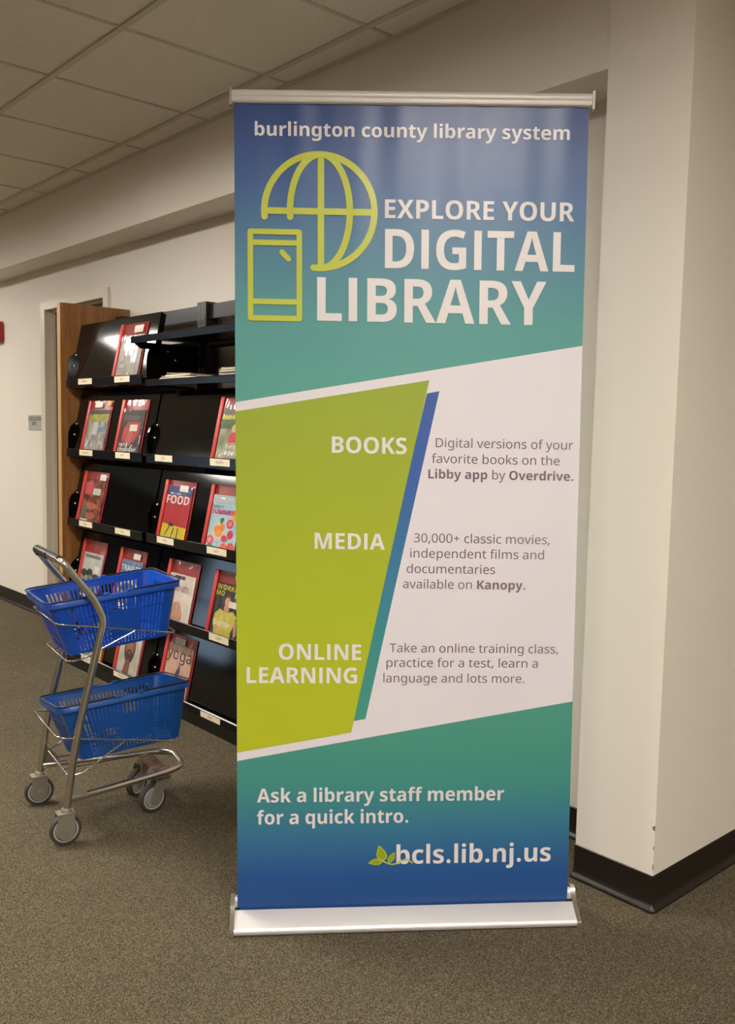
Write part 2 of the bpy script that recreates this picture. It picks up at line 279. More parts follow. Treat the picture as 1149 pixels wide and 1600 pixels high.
'a': '561;215 -10 169 -6 129 7 94 28 67 59 51 99 46 149 53 198 74 239 109 272 159 297 223 313 303 320 394 323 394 355 391 395 381 426 365 448 343 462 316 471 283 474 255 473 229 468 203 462 178 453 155 443 132 433 105 499 130 511 157 522 188 532 220 539 254 544 288 545 348 540 396 526 433 502 459 468 475 422 480 365 480 0 416 0 399 76 395 76 380 58 364 42 348 28 321 11 292 -1 257 -8|235 61 278 65 315 78 348 98 373 128 388 166 393 214 393 262 314 259 254 254 208 243 176 227 154 206 141 179 137 148 140 121 149 99 164 82 185 70 208 63',
'b': '615;339 -10 300 -7 265 0 236 13 211 29 190 48 173 68 166 68 148 0 85 0 85 760 173 760 173 575 173 542 172 512 170 485 168 465 173 465 190 486 211 505 236 522 265 535 300 542 339 545 401 537 455 514 500 476 521 445 538 409 550 367 558 320 560 268 557 210 548 159 532 114 512 76 486 45 455 21 420 4 381 -7|326 63 370 69 406 87 434 116 453 157 465 208 469 269 463 342 446 399 417 440 376 464 324 472 273 467 234 450 206 423 188 384 177 334 173 271 173 267 177 206 187 156 206 116 233 86 274 69',
'c': '480;300 -10 254 -7 212 3 174 19 139 42 110 72 86 109 69 153 58 205 55 265 59 327 70 381 88 426 113 464 142 494 178 517 217 533 260 543 306 546 346 544 385 538 420 528 447 517 420 444 394 453 364 461 333 467 304 469 270 466 240 459 215 446 194 428 176 406 163 378 154 346 148 308 146 266 148 225 154 189 163 157 176 129 193 107 214 89 239 76 267 69 299 66 340 68 376 75 409 85 438 97 438 19 410 7 378 -2 343 -8',
'd': '615;275 -10 213 -2 159 21 115 60 93 90 77 126 65 168 57 215 55 267 57 320 65 367 77 408 94 445 116 476 160 515 214 538 276 546 315 543 349 536 378 523 402 507 424 488 442 467 448 467 447 483 444 506 443 528 442 546 442 760 530 760 530 0 459 0 446 72 442 72 424 50 403 31 378 14 349 1 314 -7|289 63 340 68 380 84 408 110 428 146 439 193 443 250 443 266 439 328 428 379 410 420 382 449 341 467 288 473 245 467 209 448 182 416 162 375 150 324 146 265 150 206 162 156 182 116 209 87 245 69',
'e': '564;313 -10 264 -7 219 4 178 21 142 45 112 76 88 114 69 158 59 208 55 264 58 320 68 370 84 415 107 454 134 486 168 512 205 531 247 542 292 546 336 543 375 533 410 516 441 493 466 465 486 432 501 393 510 351 513 304 513 251 146 251 152 195 168 149 192 112 226 86 268 70 317 65 350 66 380 69 408 74 434 82 461 91 489 102 489 25 462 14 435 5 408 -2 380 -6 348 -9|148 321 421 321 418 364 407 400 390 432 365 455 332 469 291 474 252 470 219 456 192 434 170 403 156 366',
'f': '344;109 0 109 468 15 468 15 509 109 539 109 570 114 633 129 683 155 720 190 745 232 760 283 765 314 764 342 760 366 754 387 747 364 678 347 683 327 688 306 692 284 693 257 690 235 680 218 664 207 640 199 609 197 571 197 536 332 536 332 468 197 468 197 0',
'g': '615;290 -240 252 -239 217 -236 184 -232 152 -225 124 -216 97 -206 97 -125 124 -137 153 -148 186 -156 221 -162 257 -166 295 -167 338 -162 374 -149 404 -126 425 -96 439 -59 443 -16 443 5 443 20 444 40 445 59 446 71 442 71 422 46 399 26 372 10 343 -1 311 -8 276 -10 212 -2 158 22 114 63 92 95 76 131 64 171 57 217 55 267 57 316 64 361 76 402 92 438 114 470 157 512 211 538 275 546 309 544 341 537 370 526 397 510 422 490 443 465 448 465 460 536 530 536 530 -9 527 -57 518 -99 504 -136 484 -168 457 -194 425 -214 386 -228 341 -237|289 62 327 65 359 72 386 86 407 106 424 131 435 163 440 188 443 215 444 246 444 267 442 313 437 352 428 385 414 412 397 434 376 451 351 463 321 470 287 472 246 466 211 448 183 418 162 378 150 327 146 266 150 205 162 155 182 114 211 85 246 68',
'h': '618;85 0 85 760 173 760 173 537 173 518 172 498 170 479 168 462 174 462 193 488 217 508 244 524 275 536 308 543 341 545 382 543 418 536 450 524 476 508 498 487 515 461 527 429 535 392 537 349 537 0 450 0 450 343 447 383 437 415 421 440 398 458 368 468 330 472 276 466 235 450 206 422 188 383 177 335 173 277 173 0',
'i': '258;85 0 85 536 173 536 173 0|130 625 110 628 93 639 82 656 78 681 82 706 93 724 110 734 130 737 149 734 166 724 177 706 181 681 177 656 166 639 149 628',
'k': '534;85 0 85 760 172 760 172 363 172 344 170 321 169 297 168 276 172 276 180 286 190 299 202 314 214 330 226 344 236 355 407 536 510 536 293 307 525 0 419 0 233 250 172 197 172 0',
'l': '258;85 0 85 760 173 760 173 0',
'm': '935;85 0 85 536 156 536 169 463 174 463 193 489 216 510 241 526 270 537 300 544 332 546 371 544 406 536 436 524 461 507 481 484 496 456 501 456 521 484 546 507 574 524 606 536 639 544 673 546 729 541 774 525 809 500 834 462 849 412 854 349 854 0 767 0 767 345 764 384 755 415 740 440 720 458 692 468 658 472 611 467 574 452 546 427 528 392 517 349 513 296 513 0 426 0 426 345 423 384 414 415 399 440 378 458 350 468 316 472 283 470 254 462 231 450 212 432 197 410 186 384 179 353 174 318 173 278 173 0',
'n': '618;85 0 85 536 156 536 169 463 174 463 187 481 202 496 218 510 246 526 277 537 310 544 343 546 402 541 450 525 488 500 515 462 532 412 537 349 537 0 450 0 450 343 447 383 437 415 421 440 398 458 368 468 330 472 277 466 236 450 207 422 188 384 177 336 173 278 173 0',
'o': '605;301 -10 255 -6 213 4 174 22 140 48 111 79 87 118 69 162 59 213 55 269 58 320 66 366 79 407 98 443 122 474 172 514 233 538 304 546 351 542 394 532 432 514 467 489 496 457 520 420 537 375 548 325 551 269 548 213 537 162 520 118 497 79 468 48 434 22 394 4 350 -6|303 63 337 66 367 74 392 88 413 107 430 131 444 160 453 192 458 229 460 269 458 310 452 346 443 378 430 406 413 429 392 448 366 461 336 469 302 472 252 466 213 448 183 418 162 377 150 328 146 269 148 229 153 192 162 160 176 131 193 107 214 88 239 74 269 66',
'p': '615;85 -240 85 536 157 536 169 463 173 463 191 485 212 505 236 522 266 535 300 543 340 546 402 538 455 515 500 477 521 447 538 411 550 369 558 322 560 269 557 212 548 160 532 116 512 77 486 46 456 22 421 4 382 -6 339 -10 300 -7 266 0 236 14 211 30 190 48 173 68 167 68 169 49 171 25 172 1 173 -20 173 -240|326 63 357 66 384 75 406 90 426 110 441 135 454 164 462 196 467 232 469 270 465 327 453 376 434 417 406 448 369 466 324 472 275 467 236 452 208 426 190 390 178 343 173 286 173 269 177 208 187 157 206 116 233 87 274 69',
'r': '413;85 0 85 536 157 536 167 438 171 438 190 466 212 491 238 514 267 532 299 542 335 546 351 546 368 544 384 543 398 540 387 459 373 462 358 464 343 466 329 466 302 464 277 456 252 444 230 427 210 406 194 380 183 352 175 320 173 286 173 0',
's': '479;220 -10 184 -9 152 -6 124 -1 98 6 74 14 52 24 52 104 75 94 101 84 130 74 160 67 191 62 222 61 263 63 295 71 319 82 342 108 349 140 346 159 338 176 323 192 298 208 277 219 250 231 217 244 184 257 154 271 128 284 105 298 86 314 71 332 60 352 53 376 51 404 57 446 76 481 106 509 147 530 196 542 252 546 284 545 314 542 344 536 371 529 398 520 423 510 393 440 370 449 346 457 322 464 284 472 246 474 213 472 185 466 164 456 142 436 135 409 138 389 148 372 165 356 192 342 214 331 241 320 273 307 305 294 334 281 360 268 382 254 400 238 415 220 426 199 432 175 434 148 431 115 422 86 408 61 388 40 364 22 334 8 300 -2 262 -8',
't': '361;249 -10 222 -8 196 -4 172 4 149 17 130 33 114 55 102 82 94 116 92 156 92 468 16 468 16 510 93 545 128 659 180 659 180 536 335 536 335 468 180 468 180 158 183 128 190 104 204 86 230 68 264 62 284 63 305 66 324 69 339 73 339 6 322 0 299 -6 274 -9',
'u': '618;274 -10 234 -8 198 -1 166 10 140 27 118 48 101 74 89 105 81 142 79 185 79 536 168 536 168 191 171 152 181 120 197 95 220 77 250 67 287 63 340 69 381 85 410 113 430 151 441 199 445 257 445 536 533 536 533 0 461 0 448 71 444 71 432 53 417 38 400 25 372 9 341 -2 308 -8',
'v': '508;203 0 0 536 94 536 208 220 216 197 225 171 234 145 241 120 247 97 251 78 255 78 260 97 266 120 274 146 284 172 292 198 300 220 414 536 508 536 304 0',
'y': '510;84 -240 62 -239 42 -238 25 -235 11 -232 11 -162 23 -164 38 -166 53 -168 70 -168 99 -165 123 -156 144 -142 161 -123 176 -100 189 -73 217 -2 1 536 95 536 211 231 221 205 230 179 238 154 248 119 256 85 260 85 268 114 278 150 287 178 296 205 306 232 415 536 510 536 279 -74 266 -106 251 -135 234 -162 216 -185 196 -204 172 -220 146 -231 117 -238',
' ': '260;',
'.': '268;194 52 183 17 153 -5 115 -5 85 17 74 52 85 87 115 109 153 109 183 87',
',': '250;92 -129 33 -129 72 116 176 116 182 105',
'+': '572;71 320 71 392 250 392 250 571 322 571 322 392 501 392 501 320 322 320 322 141 250 141 250 320'}}
GC = {}
def glyph(f, c):
    if (f, c) not in GC:
        s_ = FONT[f].get(c) or FONT['B' if f == 'R' else 'R'].get(c) or FONT['B'].get(c.upper()) or '500;'
        a, rest = s_.split(';')
        loops = []
        for q in rest.split('|'):
            if q:
                n_ = list(map(int, q.split())); loops.append([(n_[i], n_[i + 1]) for i in range(0, len(n_), 2)])
        ar = lambda l: sum(l[i][0] * l[(i + 1) % len(l)][1] - l[(i + 1) % len(l)][0] * l[i][1] for i in range(len(l)))
        outs = [[l] for l in loops if ar(l) < 0]
        for h in [l for l in loops if ar(l) >= 0]:
            hx, hy = h[0]
            best = None
            for g in outs:
                xs = [p[0] for p in g[0]]; ys = [p[1] for p in g[0]]
                if min(xs) <= hx <= max(xs) and min(ys) <= hy <= max(ys):
                    sz = (max(xs) - min(xs)) * (max(ys) - min(ys))
                    if best is None or sz < best[0]: best = (sz, g)
            if best: best[1].append(h)
        GC[(f, c)] = (int(a), outs)
    return GC[(f, c)]

def text(mb, s_, f, x0, x1, y, h, fn, lift=0.0):
    """Set the string from x0 to x1 on baseline y with capital height h; '*' toggles bold."""
    run = []; pen = 0; cur = f
    for c in s_:
        if c == '*': cur = 'B' if cur == 'R' else 'R'; continue
        a, outs = glyph(cur, c)
        run.append((pen, outs)); pen += a
    xs = [p[0] + o_ for o_, outs in run for g in outs for p in g[0]]
    lo, hi = min(xs), max(xs)
    sx = (x1 - x0) / (hi - lo); sy = h / 714.0
    for o_, outs in run:
        for g in outs:
            mb.loops([[((p[0] + o_ - lo) * sx + x0, p[1] * sy + y) for p in l] for l in g], fn)
    return mb

def stroke(pts, w_, cap=True, n=6):
    """outline polygon of a polyline of width w_ with round ends (2-D)"""
    L, Rr = [], []
    for i, p in enumerate(pts):
        a = pts[max(i - 1, 0)]; b = pts[min(i + 1, len(pts) - 1)]
        d = V((b[0] - a[0], b[1] - a[1])).normalized(); nx, ny = -d.y * w_ / 2, d.x * w_ / 2
        L.append((p[0] + nx, p[1] + ny)); Rr.append((p[0] - nx, p[1] - ny))
    def capp(p, q, c):
        a0 = math.atan2(p[1] - c[1], p[0] - c[0])
        return [(c[0] + w_ / 2 * math.cos(a0 - PI * k / n), c[1] + w_ / 2 * math.sin(a0 - PI * k / n)) for k in range(1, n)]
    if cap: return L + capp(L[-1], Rr[-1], pts[-1]) + Rr[::-1] + capp(Rr[0], L[0], pts[0])
    return L + Rr[::-1]

# ---------------------------------------------------------------- materials
wall_m = mat('beige_wall_paint', lincol=(0.79, 0.725, 0.625), rough=0.45, spec=0.35); bump(wall_m, 220, 0.08, 0.0008)
soffit_m = wall_m
farwall_m = mat('darkened_unseen_wall', lincol=(0.11, 0.085, 0.06), rough=0.6)  # unseen walls made dark so the black rack panels reflect little
trimpaint_m = mat('cream_gloss_paint', lincol=(0.70, 0.64, 0.50), rough=0.3)
tile_m = mat('ceiling_tile', lincol=(0.62, 0.56, 0.46), rough=0.9, spec=0.1)
noise_color(tile_m, [(0.78, 0.72, 0.62), (0.87, 0.81, 0.71)], 160, 4); bump(tile_m, 260, 0.35, 0.001)
grid_m = mat('grid_bar_shade', lincol=(0.62, 0.57, 0.48), rough=0.6)  # darker than the tiles: reveal shadows put into the bar colour
louver_m = mat('troffer_housing', lincol=(0.35, 0.34, 0.32), rough=0.5)
vinyl_m = mat('dark_brown_vinyl', rgb=(30, 23, 17), rough=0.36, spec=0.5)
wood_m = mat('oak_veneer', rgb=(120, 76, 40), rough=0.42)
noise_color(wood_m, [lin((104, 66, 32)), lin((136, 91, 48)), lin((152, 106, 60))], 9, 8, stretch=(5, 5, 0.35), pos=(0.3, 0.7), rough=0.65)
woodedge_m = mat('oak_edge_band', rgb=(196, 152, 96), rough=0.4)
doorwood_m = mat('brown_door_veneer', rgb=(96, 58, 36), rough=0.4)
noise_color(doorwood_m, [lin((78, 44, 26)), lin((106, 66, 40))], 8, 7, stretch=(6, 6, 0.3))
black_m = mat('black_enamel', rgb=(9, 8, 7), rough=0.07, spec=0.32); bump(black_m, 900, 0.03, 0.0003)
blackpost_m = mat('black_enamel_satin', rgb=(20, 19, 17), rough=0.3)
blackspeck_m = mat('black_textured_enamel', rgb=(13, 11, 9), rough=0.2, spec=0.35); bump(blackspeck_m, 1400, 0.12, 0.0004)
dark_m = mat('dark_void', rgb=(8, 8, 8), rough=0.9)
rivet_m = mat('zinc_rivet', rgb=(225, 225, 218), rough=0.35, metal=0.3)
labelpaper_m = mat('cream_label_paper', rgb=(236, 222, 190), rough=0.6)
labelink_m = mat('label_ink', rgb=(150, 120, 84), rough=0.7)
alu_m = mat('brushed_aluminium', rgb=(226, 222, 220), rough=0.44, metal=0.5)
capalu_m = mat('bar_aluminium', rgb=(206, 198, 190), rough=0.45, metal=0.2)
capmetal_m = mat('polished_cap_metal', rgb=(214, 210, 205), rough=0.14, metal=0.9)
chrome_m = mat('chrome', rgb=(208, 204, 198), rough=0.14, metal=1.0)
tubechrome_m = mat('worn_chrome_tube', rgb=(214, 208, 198), rough=0.24, metal=1.0); bump(tubechrome_m, 60, 0.04, 0.001)
steel_m = mat('grey_zinc_steel', rgb=(160, 152, 138), rough=0.42, metal=0.55)
tyre_m = mat('grey_rubber', rgb=(66, 60, 54), rough=0.6)
tyredark_m = mat('dark_groove', rgb=(28, 26, 24), rough=0.7)
hub_m = mat('grey_plastic_hub', rgb=(150, 146, 138), rough=0.5)
ring_m = mat('light_grey_ring', rgb=(186, 184, 176), rough=0.45)
gripblack_m = mat('black_vinyl_grip', rgb=(38, 32, 28), rough=0.35)
rust_m = mat('rusty_plate', rgb=(128, 96, 74), rough=0.5, metal=0.4)
noise_color(rust_m, [lin((92, 62, 44)), lin((150, 130, 108))], 40, 4)
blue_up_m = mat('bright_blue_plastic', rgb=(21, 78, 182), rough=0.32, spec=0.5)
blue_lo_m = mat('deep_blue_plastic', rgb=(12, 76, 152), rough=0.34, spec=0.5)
wireblack_m = mat('black_coated_wire', rgb=(32, 32, 38), rough=0.3)
red_m = mat('red_vinyl_shaded', rgb=(146, 38, 40), rough=0.36, spec=0.5)  # spine's red made darker, shadow behind the film put into the colour
redspine_m = mat('red_vinyl_spine', rgb=(196, 60, 52), rough=0.36, spec=0.5)
sticker_m = mat('white_sticker', rgb=(226, 218, 204), rough=0.5)
alarm_m = mat('alarm_red', rgb=(176, 34, 34), rough=0.35)
white_m = mat('print_white', rgb=(232, 228, 226), rough=0.5)
signgrey_m = mat('sign_grey', rgb=(172, 168, 156), rough=0.5)
signink_m = mat('sign_ink', rgb=(60, 56, 48), rough=0.6)
news_m = mat('newsprint', rgb=(206, 196, 172), rough=0.8)
noise_color(news_m, [lin((190, 180, 156)), lin((226, 218, 196))], 70, 3)

carpet_m = mat('carpet', rough=0.95, spec=0.1, rgb=(110, 95, 66))
def carpet():
    n, b, new, link = nodes(carpet_m)
    tc = new('ShaderNodeTexCoord')
    a = new('ShaderNodeTexNoise'); a.inputs['Scale'].default_value = 260; a.inputs['Detail'].default_value = 4; a.inputs['Roughness'].default_value = 0.7
    v = new('ShaderNodeTexVoronoi'); v.inputs['Scale'].default_value = 330
    c = new('ShaderNodeTexNoise'); c.inputs['Scale'].default_value = 3; c.inputs['Detail'].default_value = 3
    cr = new('ShaderNodeValToRGB'); e = cr.color_ramp.elements
    e[0].position = 0.33; e[0].color = (0.066, 0.053, 0.033, 1)
    e[1].position = 0.68; e[1].color = (0.235, 0.197, 0.127, 1)
    k = e.new(0.5); k.color = (0.124, 0.101, 0.063, 1)
    mixv = new('ShaderNodeMath'); mixv.operation = 'MULTIPLY_ADD'; mixv.inputs[1].default_value = 0.35; 
    sub = new('ShaderNodeMath'); sub.operation = 'SUBTRACT'; sub.inputs[1].default_value = 0.17
    wn = new('ShaderNodeTexWhiteNoise')
    link(tc.outputs['Object'], a.inputs['Vector']); link(tc.outputs['Object'], v.inputs['Vector']); link(tc.outputs['Object'], c.inputs['Vector'])
    link(v.outputs['Color'], wn.inputs['Vector'])
    link(wn.outputs['Value'], mixv.inputs[0]); link(a.outputs[0], mixv.inputs[2]); link(mixv.outputs[0], sub.inputs[0]); link(sub.outputs[0], cr.inputs[0])
    mx = new('ShaderNodeMixRGB'); mx.blend_type = 'MULTIPLY'; mx.inputs[0].default_value = 1
    cr2 = new('ShaderNodeValToRGB'); cr2.color_ramp.elements[0].color = (0.82, 0.82, 0.82, 1); cr2.color_ramp.elements[1].color = (1.1, 1.08, 1.05, 1)
    link(c.outputs[0], cr2.inputs[0]); link(cr.outputs[0], mx.inputs[1]); link(cr2.outputs[0], mx.inputs[2]); link(mx.outputs[0], b.inputs['Base Color'])
    bp = new('ShaderNodeBump'); bp.inputs['Strength'].default_value = 0.9; bp.inputs['Distance'].default_value = 0.004
    link(sub.outputs[0], bp.inputs['Height']); link(bp.outputs[0], b.inputs['Normal'])
carpet()

lampon_m = bpy.data.materials.new('troffer_diffuser'); lampon_m.use_nodes = True
b_ = lampon_m.node_tree.nodes['Principled BSDF']
b_.inputs['Emission Color'].default_value = (*LAMP_COLOR, 1); b_.inputs['Emission Strength'].default_value = LAMP
b_.inputs['Base Color'].default_value = (0.8, 0.8, 0.8, 1)

def facing(n, lo, hi):
    lw = n.nodes.new('ShaderNodeLayerWeight'); lw.inputs[0].default_value = 0.5
    p = n.nodes.new('ShaderNodeMath'); p.operation = 'POWER'; p.inputs[1].default_value = 4
    q = n.nodes.new('ShaderNodeMath'); q.operation = 'MULTIPLY_ADD'; q.inputs[1].default_value = hi; q.inputs[2].default_value = lo
    n.links.new(lw.outputs['Facing'], p.inputs[0]); n.links.new(p.outputs[0], q.inputs[0])
    return q

def film_material():
    mt = bpy.data.materials.new('clear_vinyl_film'); mt.use_nodes = True
    n = mt.node_tree; n.nodes.clear()
    new, link = n.nodes.new, n.links.new
    out = new('ShaderNodeOutputMaterial'); mix = new('ShaderNodeMixShader'); tr = new('ShaderNodeBsdfTransparent'); gl = new('ShaderNodeBsdfGlossy')
    fr = facing(n, 0.04, 0.45)
    gl.inputs['Roughness'].default_value = 0.06; tr.inputs[0].default_value = (0.95, 0.94, 0.93, 1)
    tc = new('ShaderNodeTexCoord'); mp = new('ShaderNodeMapping'); mp.inputs['Scale'].default_value = (3.6, 0.55, 1)
    no = new('ShaderNodeTexNoise'); no.inputs['Scale'].default_value = 9; no.inputs['Detail'].default_value = 1.0
    bp = new('ShaderNodeBump'); bp.inputs['Strength'].default_value = 0.8; bp.inputs['Distance'].default_value = 0.006
    oi = new('ShaderNodeObjectInfo'); ad = new('ShaderNodeVectorMath'); ad.operation = 'ADD'
    sc = new('ShaderNodeVectorMath'); sc.operation = 'SCALE'; sc.inputs[3].default_value = 0.37
    link(oi.outputs['Location'], sc.inputs[0]); link(tc.outputs['Object'], ad.inputs[0]); link(sc.outputs[0], ad.inputs[1])
    link(ad.outputs[0], mp.inputs[0]); link(mp.outputs[0], no.inputs['Vector']); link(no.outputs[0], bp.inputs['Height'])
    link(bp.outputs[0], gl.inputs['Normal']); link(fr.outputs[0], mix.inputs[0]); link(tr.outputs[0], mix.inputs[1]); link(gl.outputs[0], mix.inputs[2])
    link(mix.outputs[0], out.inputs[0])
    return mt
film_m = film_material()

def glass_material():
    mt = bpy.data.materials.new('window_glass'); mt.use_nodes = True
    n = mt.node_tree; n.nodes.clear(); new, link = n.nodes.new, n.links.new
    out = new('ShaderNodeOutputMaterial'); mix = new('ShaderNodeMixShader'); tr = new('ShaderNodeBsdfTransparent'); gl = new('ShaderNodeBsdfGlossy')
    fr = facing(n, 0.06, 0.6); gl.inputs['Roughness'].default_value = 0.02
    link(fr.outputs[0], mix.inputs[0]); link(tr.outputs[0], mix.inputs[1]); link(gl.outputs[0], mix.inputs[2]); link(mix.outputs[0], out.inputs[0])
    return mt
glass_m = glass_material()

# ---------------------------------------------------------------- the room
XW, XS, XP = 2.472, 2.268, 2.249          # main wall, soffit face, pier face
ZS, ZC = 2.377, 2.727                     # soffit underside, ceiling
PY0, PY1 = 1.282, 1.543                   # pier
def struct(name, mb, m_, label=None, smooth=None):
    return tag(obj(name, mb, m_, smooth=smooth), label, None, None, 'structure')

struct('floor', MB().box((-5.2, -6.2, -0.1), (6.7, 16.2, 0)), carpet_m, 'brown flecked carpet across the whole room')
DY0, DY1, DZ = 5.18, 6.06, 2.103
wb = MB()
wb.box((XW, PY1, 0), (XW + .16, DY0 - .03, ZC + .06)).box((XW, DY1 + .03, 0), (XW + .16, 16, ZC + .06)).box((XW, DY0 - .03, DZ + .03), (XW + .16, DY1 + .03, ZC + .06))
struct('wall_right', wb, wall_m, 'long beige wall behind the magazine rack, with the door')
pier = struct('wall_pier', MB().box((XP, PY0, 0), (6.5, PY1, ZC + .06)), wall_m, 'beige wall end standing right of the banner')
chip_m = mat('chipped_plaster', rgb=(112, 98, 80), rough=.9)
for z, pts in ((.243, [(0, -.008), (.006, -.006), (.009, .001), (.004, .006), (0, .008)]), (.185, [(0, -.006), (.003, -.003), (.003, .004), (0, .006)]), (.130, [(0, -.010), (.003, -.006), (.002, .008), (0, .010)])):
    recalc(obj('paint_chip', MB().prism(pts, frame((XP + .0004, PY0, z), (0, 1, 0), (0, 0, 1), (-1, 0, 0)), .0007), chip_m, pier))
struct('wall_far_right', MB().box((6.5, -6, 0), (6.66, PY0, ZC + .06)), wall_m, 'beige wall out of the frame')
struct('wall_back', MB().box((-5, 16, 0), (XW + .16, 16.16, ZC + .06)), farwall_m, 'far end wall of the room')
struct('wall_front', MB().box((-5, -6.16, 0), (6.5, -6, ZC + .06)), wall_m, 'wall behind the camera')
WY0, WY1, WZ0, WZ1 = 13.3, 14.9, 0.05, 2.1
wl = MB().box((-5.16, -6, 0), (-5, WY0, ZC + .06)).box((-5.16, WY1, 0), (-5, 16, ZC + .06)).box((-5.16, WY0, 0), (-5, WY1, WZ0)).box((-5.16, WY0, WZ1), (-5, WY1, ZC + .06))
struct('wall_left', wl, farwall_m, 'wall with the window, out of the frame')
struct('wall_soffit', MB().box((XS, PY1, ZS), (XW, 16, ZC + .06)), soffit_m, 'dropped beige soffit running along the top of the wall')
win = tag(empty('window_1', (-5.08, (WY0 + WY1) / 2, WZ0), 'daylight window out of the frame', None), kind='structure')
fb = MB()
for y in (WY0, WY1 - .05): fb.box((-5.12, y, WZ0), (-5.04, y + .05, WZ1))
for z in (WZ0, 1.06, WZ1 - .05): fb.box((-5.11, WY0, z), (-5.05, WY1, z + .05))
obj('window_frame', fb, trimpaint_m, win)
obj('window_pane', MB().box((-5.083, WY0, WZ0), (-5.077, WY1, WZ1)), glass_m, win)

# suspended ceiling: lay-in tiles between flush bars
ceil = struct('ceiling', MB().box((-5.2, -6.2, ZC + .06), (6.7, 16.2, ZC + .16)), tile_m, 'suspended ceiling of square lay-in tiles')
GX, GY, GS = 1.527, 3.06, 0.61
lamp_cells = set()
LX = [0.61, -2.44]; LYs = [7.33, 3.67, 0.01, -3.65, 10.99]
TX0, TX1 = GX - 3 * GS, XS
far = MB()
def tile_box(mb, x0, x1, y0, y1):
    return mb.box((x0 + .013, y0 + .009, ZC + .001), (x1 - .013, y1 - .009, ZC + .013))
xs = [GX + GS * k for k in range(-11, 9)]
ys = [GY + GS * k for k in range(-15, 22)]
def is_lamp(xc, yc):
    return any(abs(xc - lx) < .32 and abs(yc - ly) < .62 for lx in LX + [3.05] for ly in LYs if not (lx > 2 and ly > 0))
for x in xs:
    for y in ys:
        x0, x1, y0, y1 = x, x + GS, y, y + GS
        if x0 < XS < x1 and y1 > PY1: x1 = XS
        elif x0 > XS and y1 > PY0: continue
        if x1 - x0 < .05 or is_lamp((x0 + x1) / 2, (y0 + y1) / 2): continue
        if y0 > 15.9: continue
        if x1 > .25 and x0 < 2.3 and 1.4 < y0 < 9.5:
            obj('ceiling_tile', tile_box(MB(), x0, x1, y0, y1), tile_m, ceil)
        else: tile_box(far, x0, x1, y0, y1)
tag(obj('far_ceiling_tiles', far, tile_m, ceil), kind='stuff')
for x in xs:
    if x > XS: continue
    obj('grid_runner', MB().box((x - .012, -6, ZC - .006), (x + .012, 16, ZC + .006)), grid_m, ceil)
cb = MB()
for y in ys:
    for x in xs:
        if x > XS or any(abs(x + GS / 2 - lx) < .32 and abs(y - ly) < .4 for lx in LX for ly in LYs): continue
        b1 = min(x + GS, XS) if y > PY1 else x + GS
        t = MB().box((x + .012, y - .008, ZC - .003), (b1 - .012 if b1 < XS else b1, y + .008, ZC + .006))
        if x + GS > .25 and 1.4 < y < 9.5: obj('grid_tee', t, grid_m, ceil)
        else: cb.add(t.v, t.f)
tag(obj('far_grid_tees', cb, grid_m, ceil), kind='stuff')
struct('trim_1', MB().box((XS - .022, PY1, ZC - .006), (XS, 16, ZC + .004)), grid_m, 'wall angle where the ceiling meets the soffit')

# recessed troffers (2 x 4 ft), all outside the frame
def troffer(x, y, first=[]):
    if first:
        o = copy_tree(first[0]); o.location = (x, y, ZC); return
    t = empty('ceiling_light', (x, y, ZC), 'recessed fluorescent ceiling light with a flat diffuser, out of frame', 'ceiling light', 'fluorescent troffers')
    fr = MB()
    for lo, hi in (((-.29, -.595), (.29, -.56)), ((-.29, .56), (.29, .595)), ((-.29, -.56), (-.265, .56)), ((.265, -.56), (.29, .56))):
        fr.box((lo[0], lo[1], -.004), (hi[0], hi[1], .046))
    obj('lamp_frame', fr, louver_m, t, local=True)
    obj('lamp_diffuser', MB().box((-.262, -.555, .040), (.262, .555, .046)), lampon_m, t, local=True)
    first.append(t)
for y in LYs:
    for x in LX: troffer(x, y)
for y in (-3.65,): troffer(3.05, y)

# cove baseboards: flat face with a flared toe
BH = 0.104
def base_run(name, p, q, n, label):
    p, q, n = V(p), V(q), V(n)
    prof = [(0, 0), (.015, 0), (.016, .004), (.0145, .0085), (.008, .014), (.0045, .021), (.003, .030), (.003, BH - .002), (.001, BH), (0, BH)]
    mb = MB().prism(prof, frame(p, n, (0, 0, 1)), 1)
    # direct sweep from p to q
    mb = MB(); k = len(prof)
    vs = [p + n * a + V((0, 0, b)) for a, b in prof] + [q + n * a + V((0, 0, b)) for a, b in prof]
    mb.add(vs, [(i, (i + 1) % k, (i + 1) % k + k, i + k) for i in range(k)] + [list(range(k)), list(range(k, 2 * k))[::-1]])
    return recalc(struct(name, mb, vinyl_m, label, 40))
base_run('baseboard_left', (XW, DY1 + .072, 0), (XW, 16, 0), (-1, 0, 0), 'dark vinyl baseboard left of the door')
base_run('baseboard_right', (XW, PY1, 0), (XW, DY0 - .072, 0), (-1, 0, 0), 'dark vinyl baseboard behind the banner')
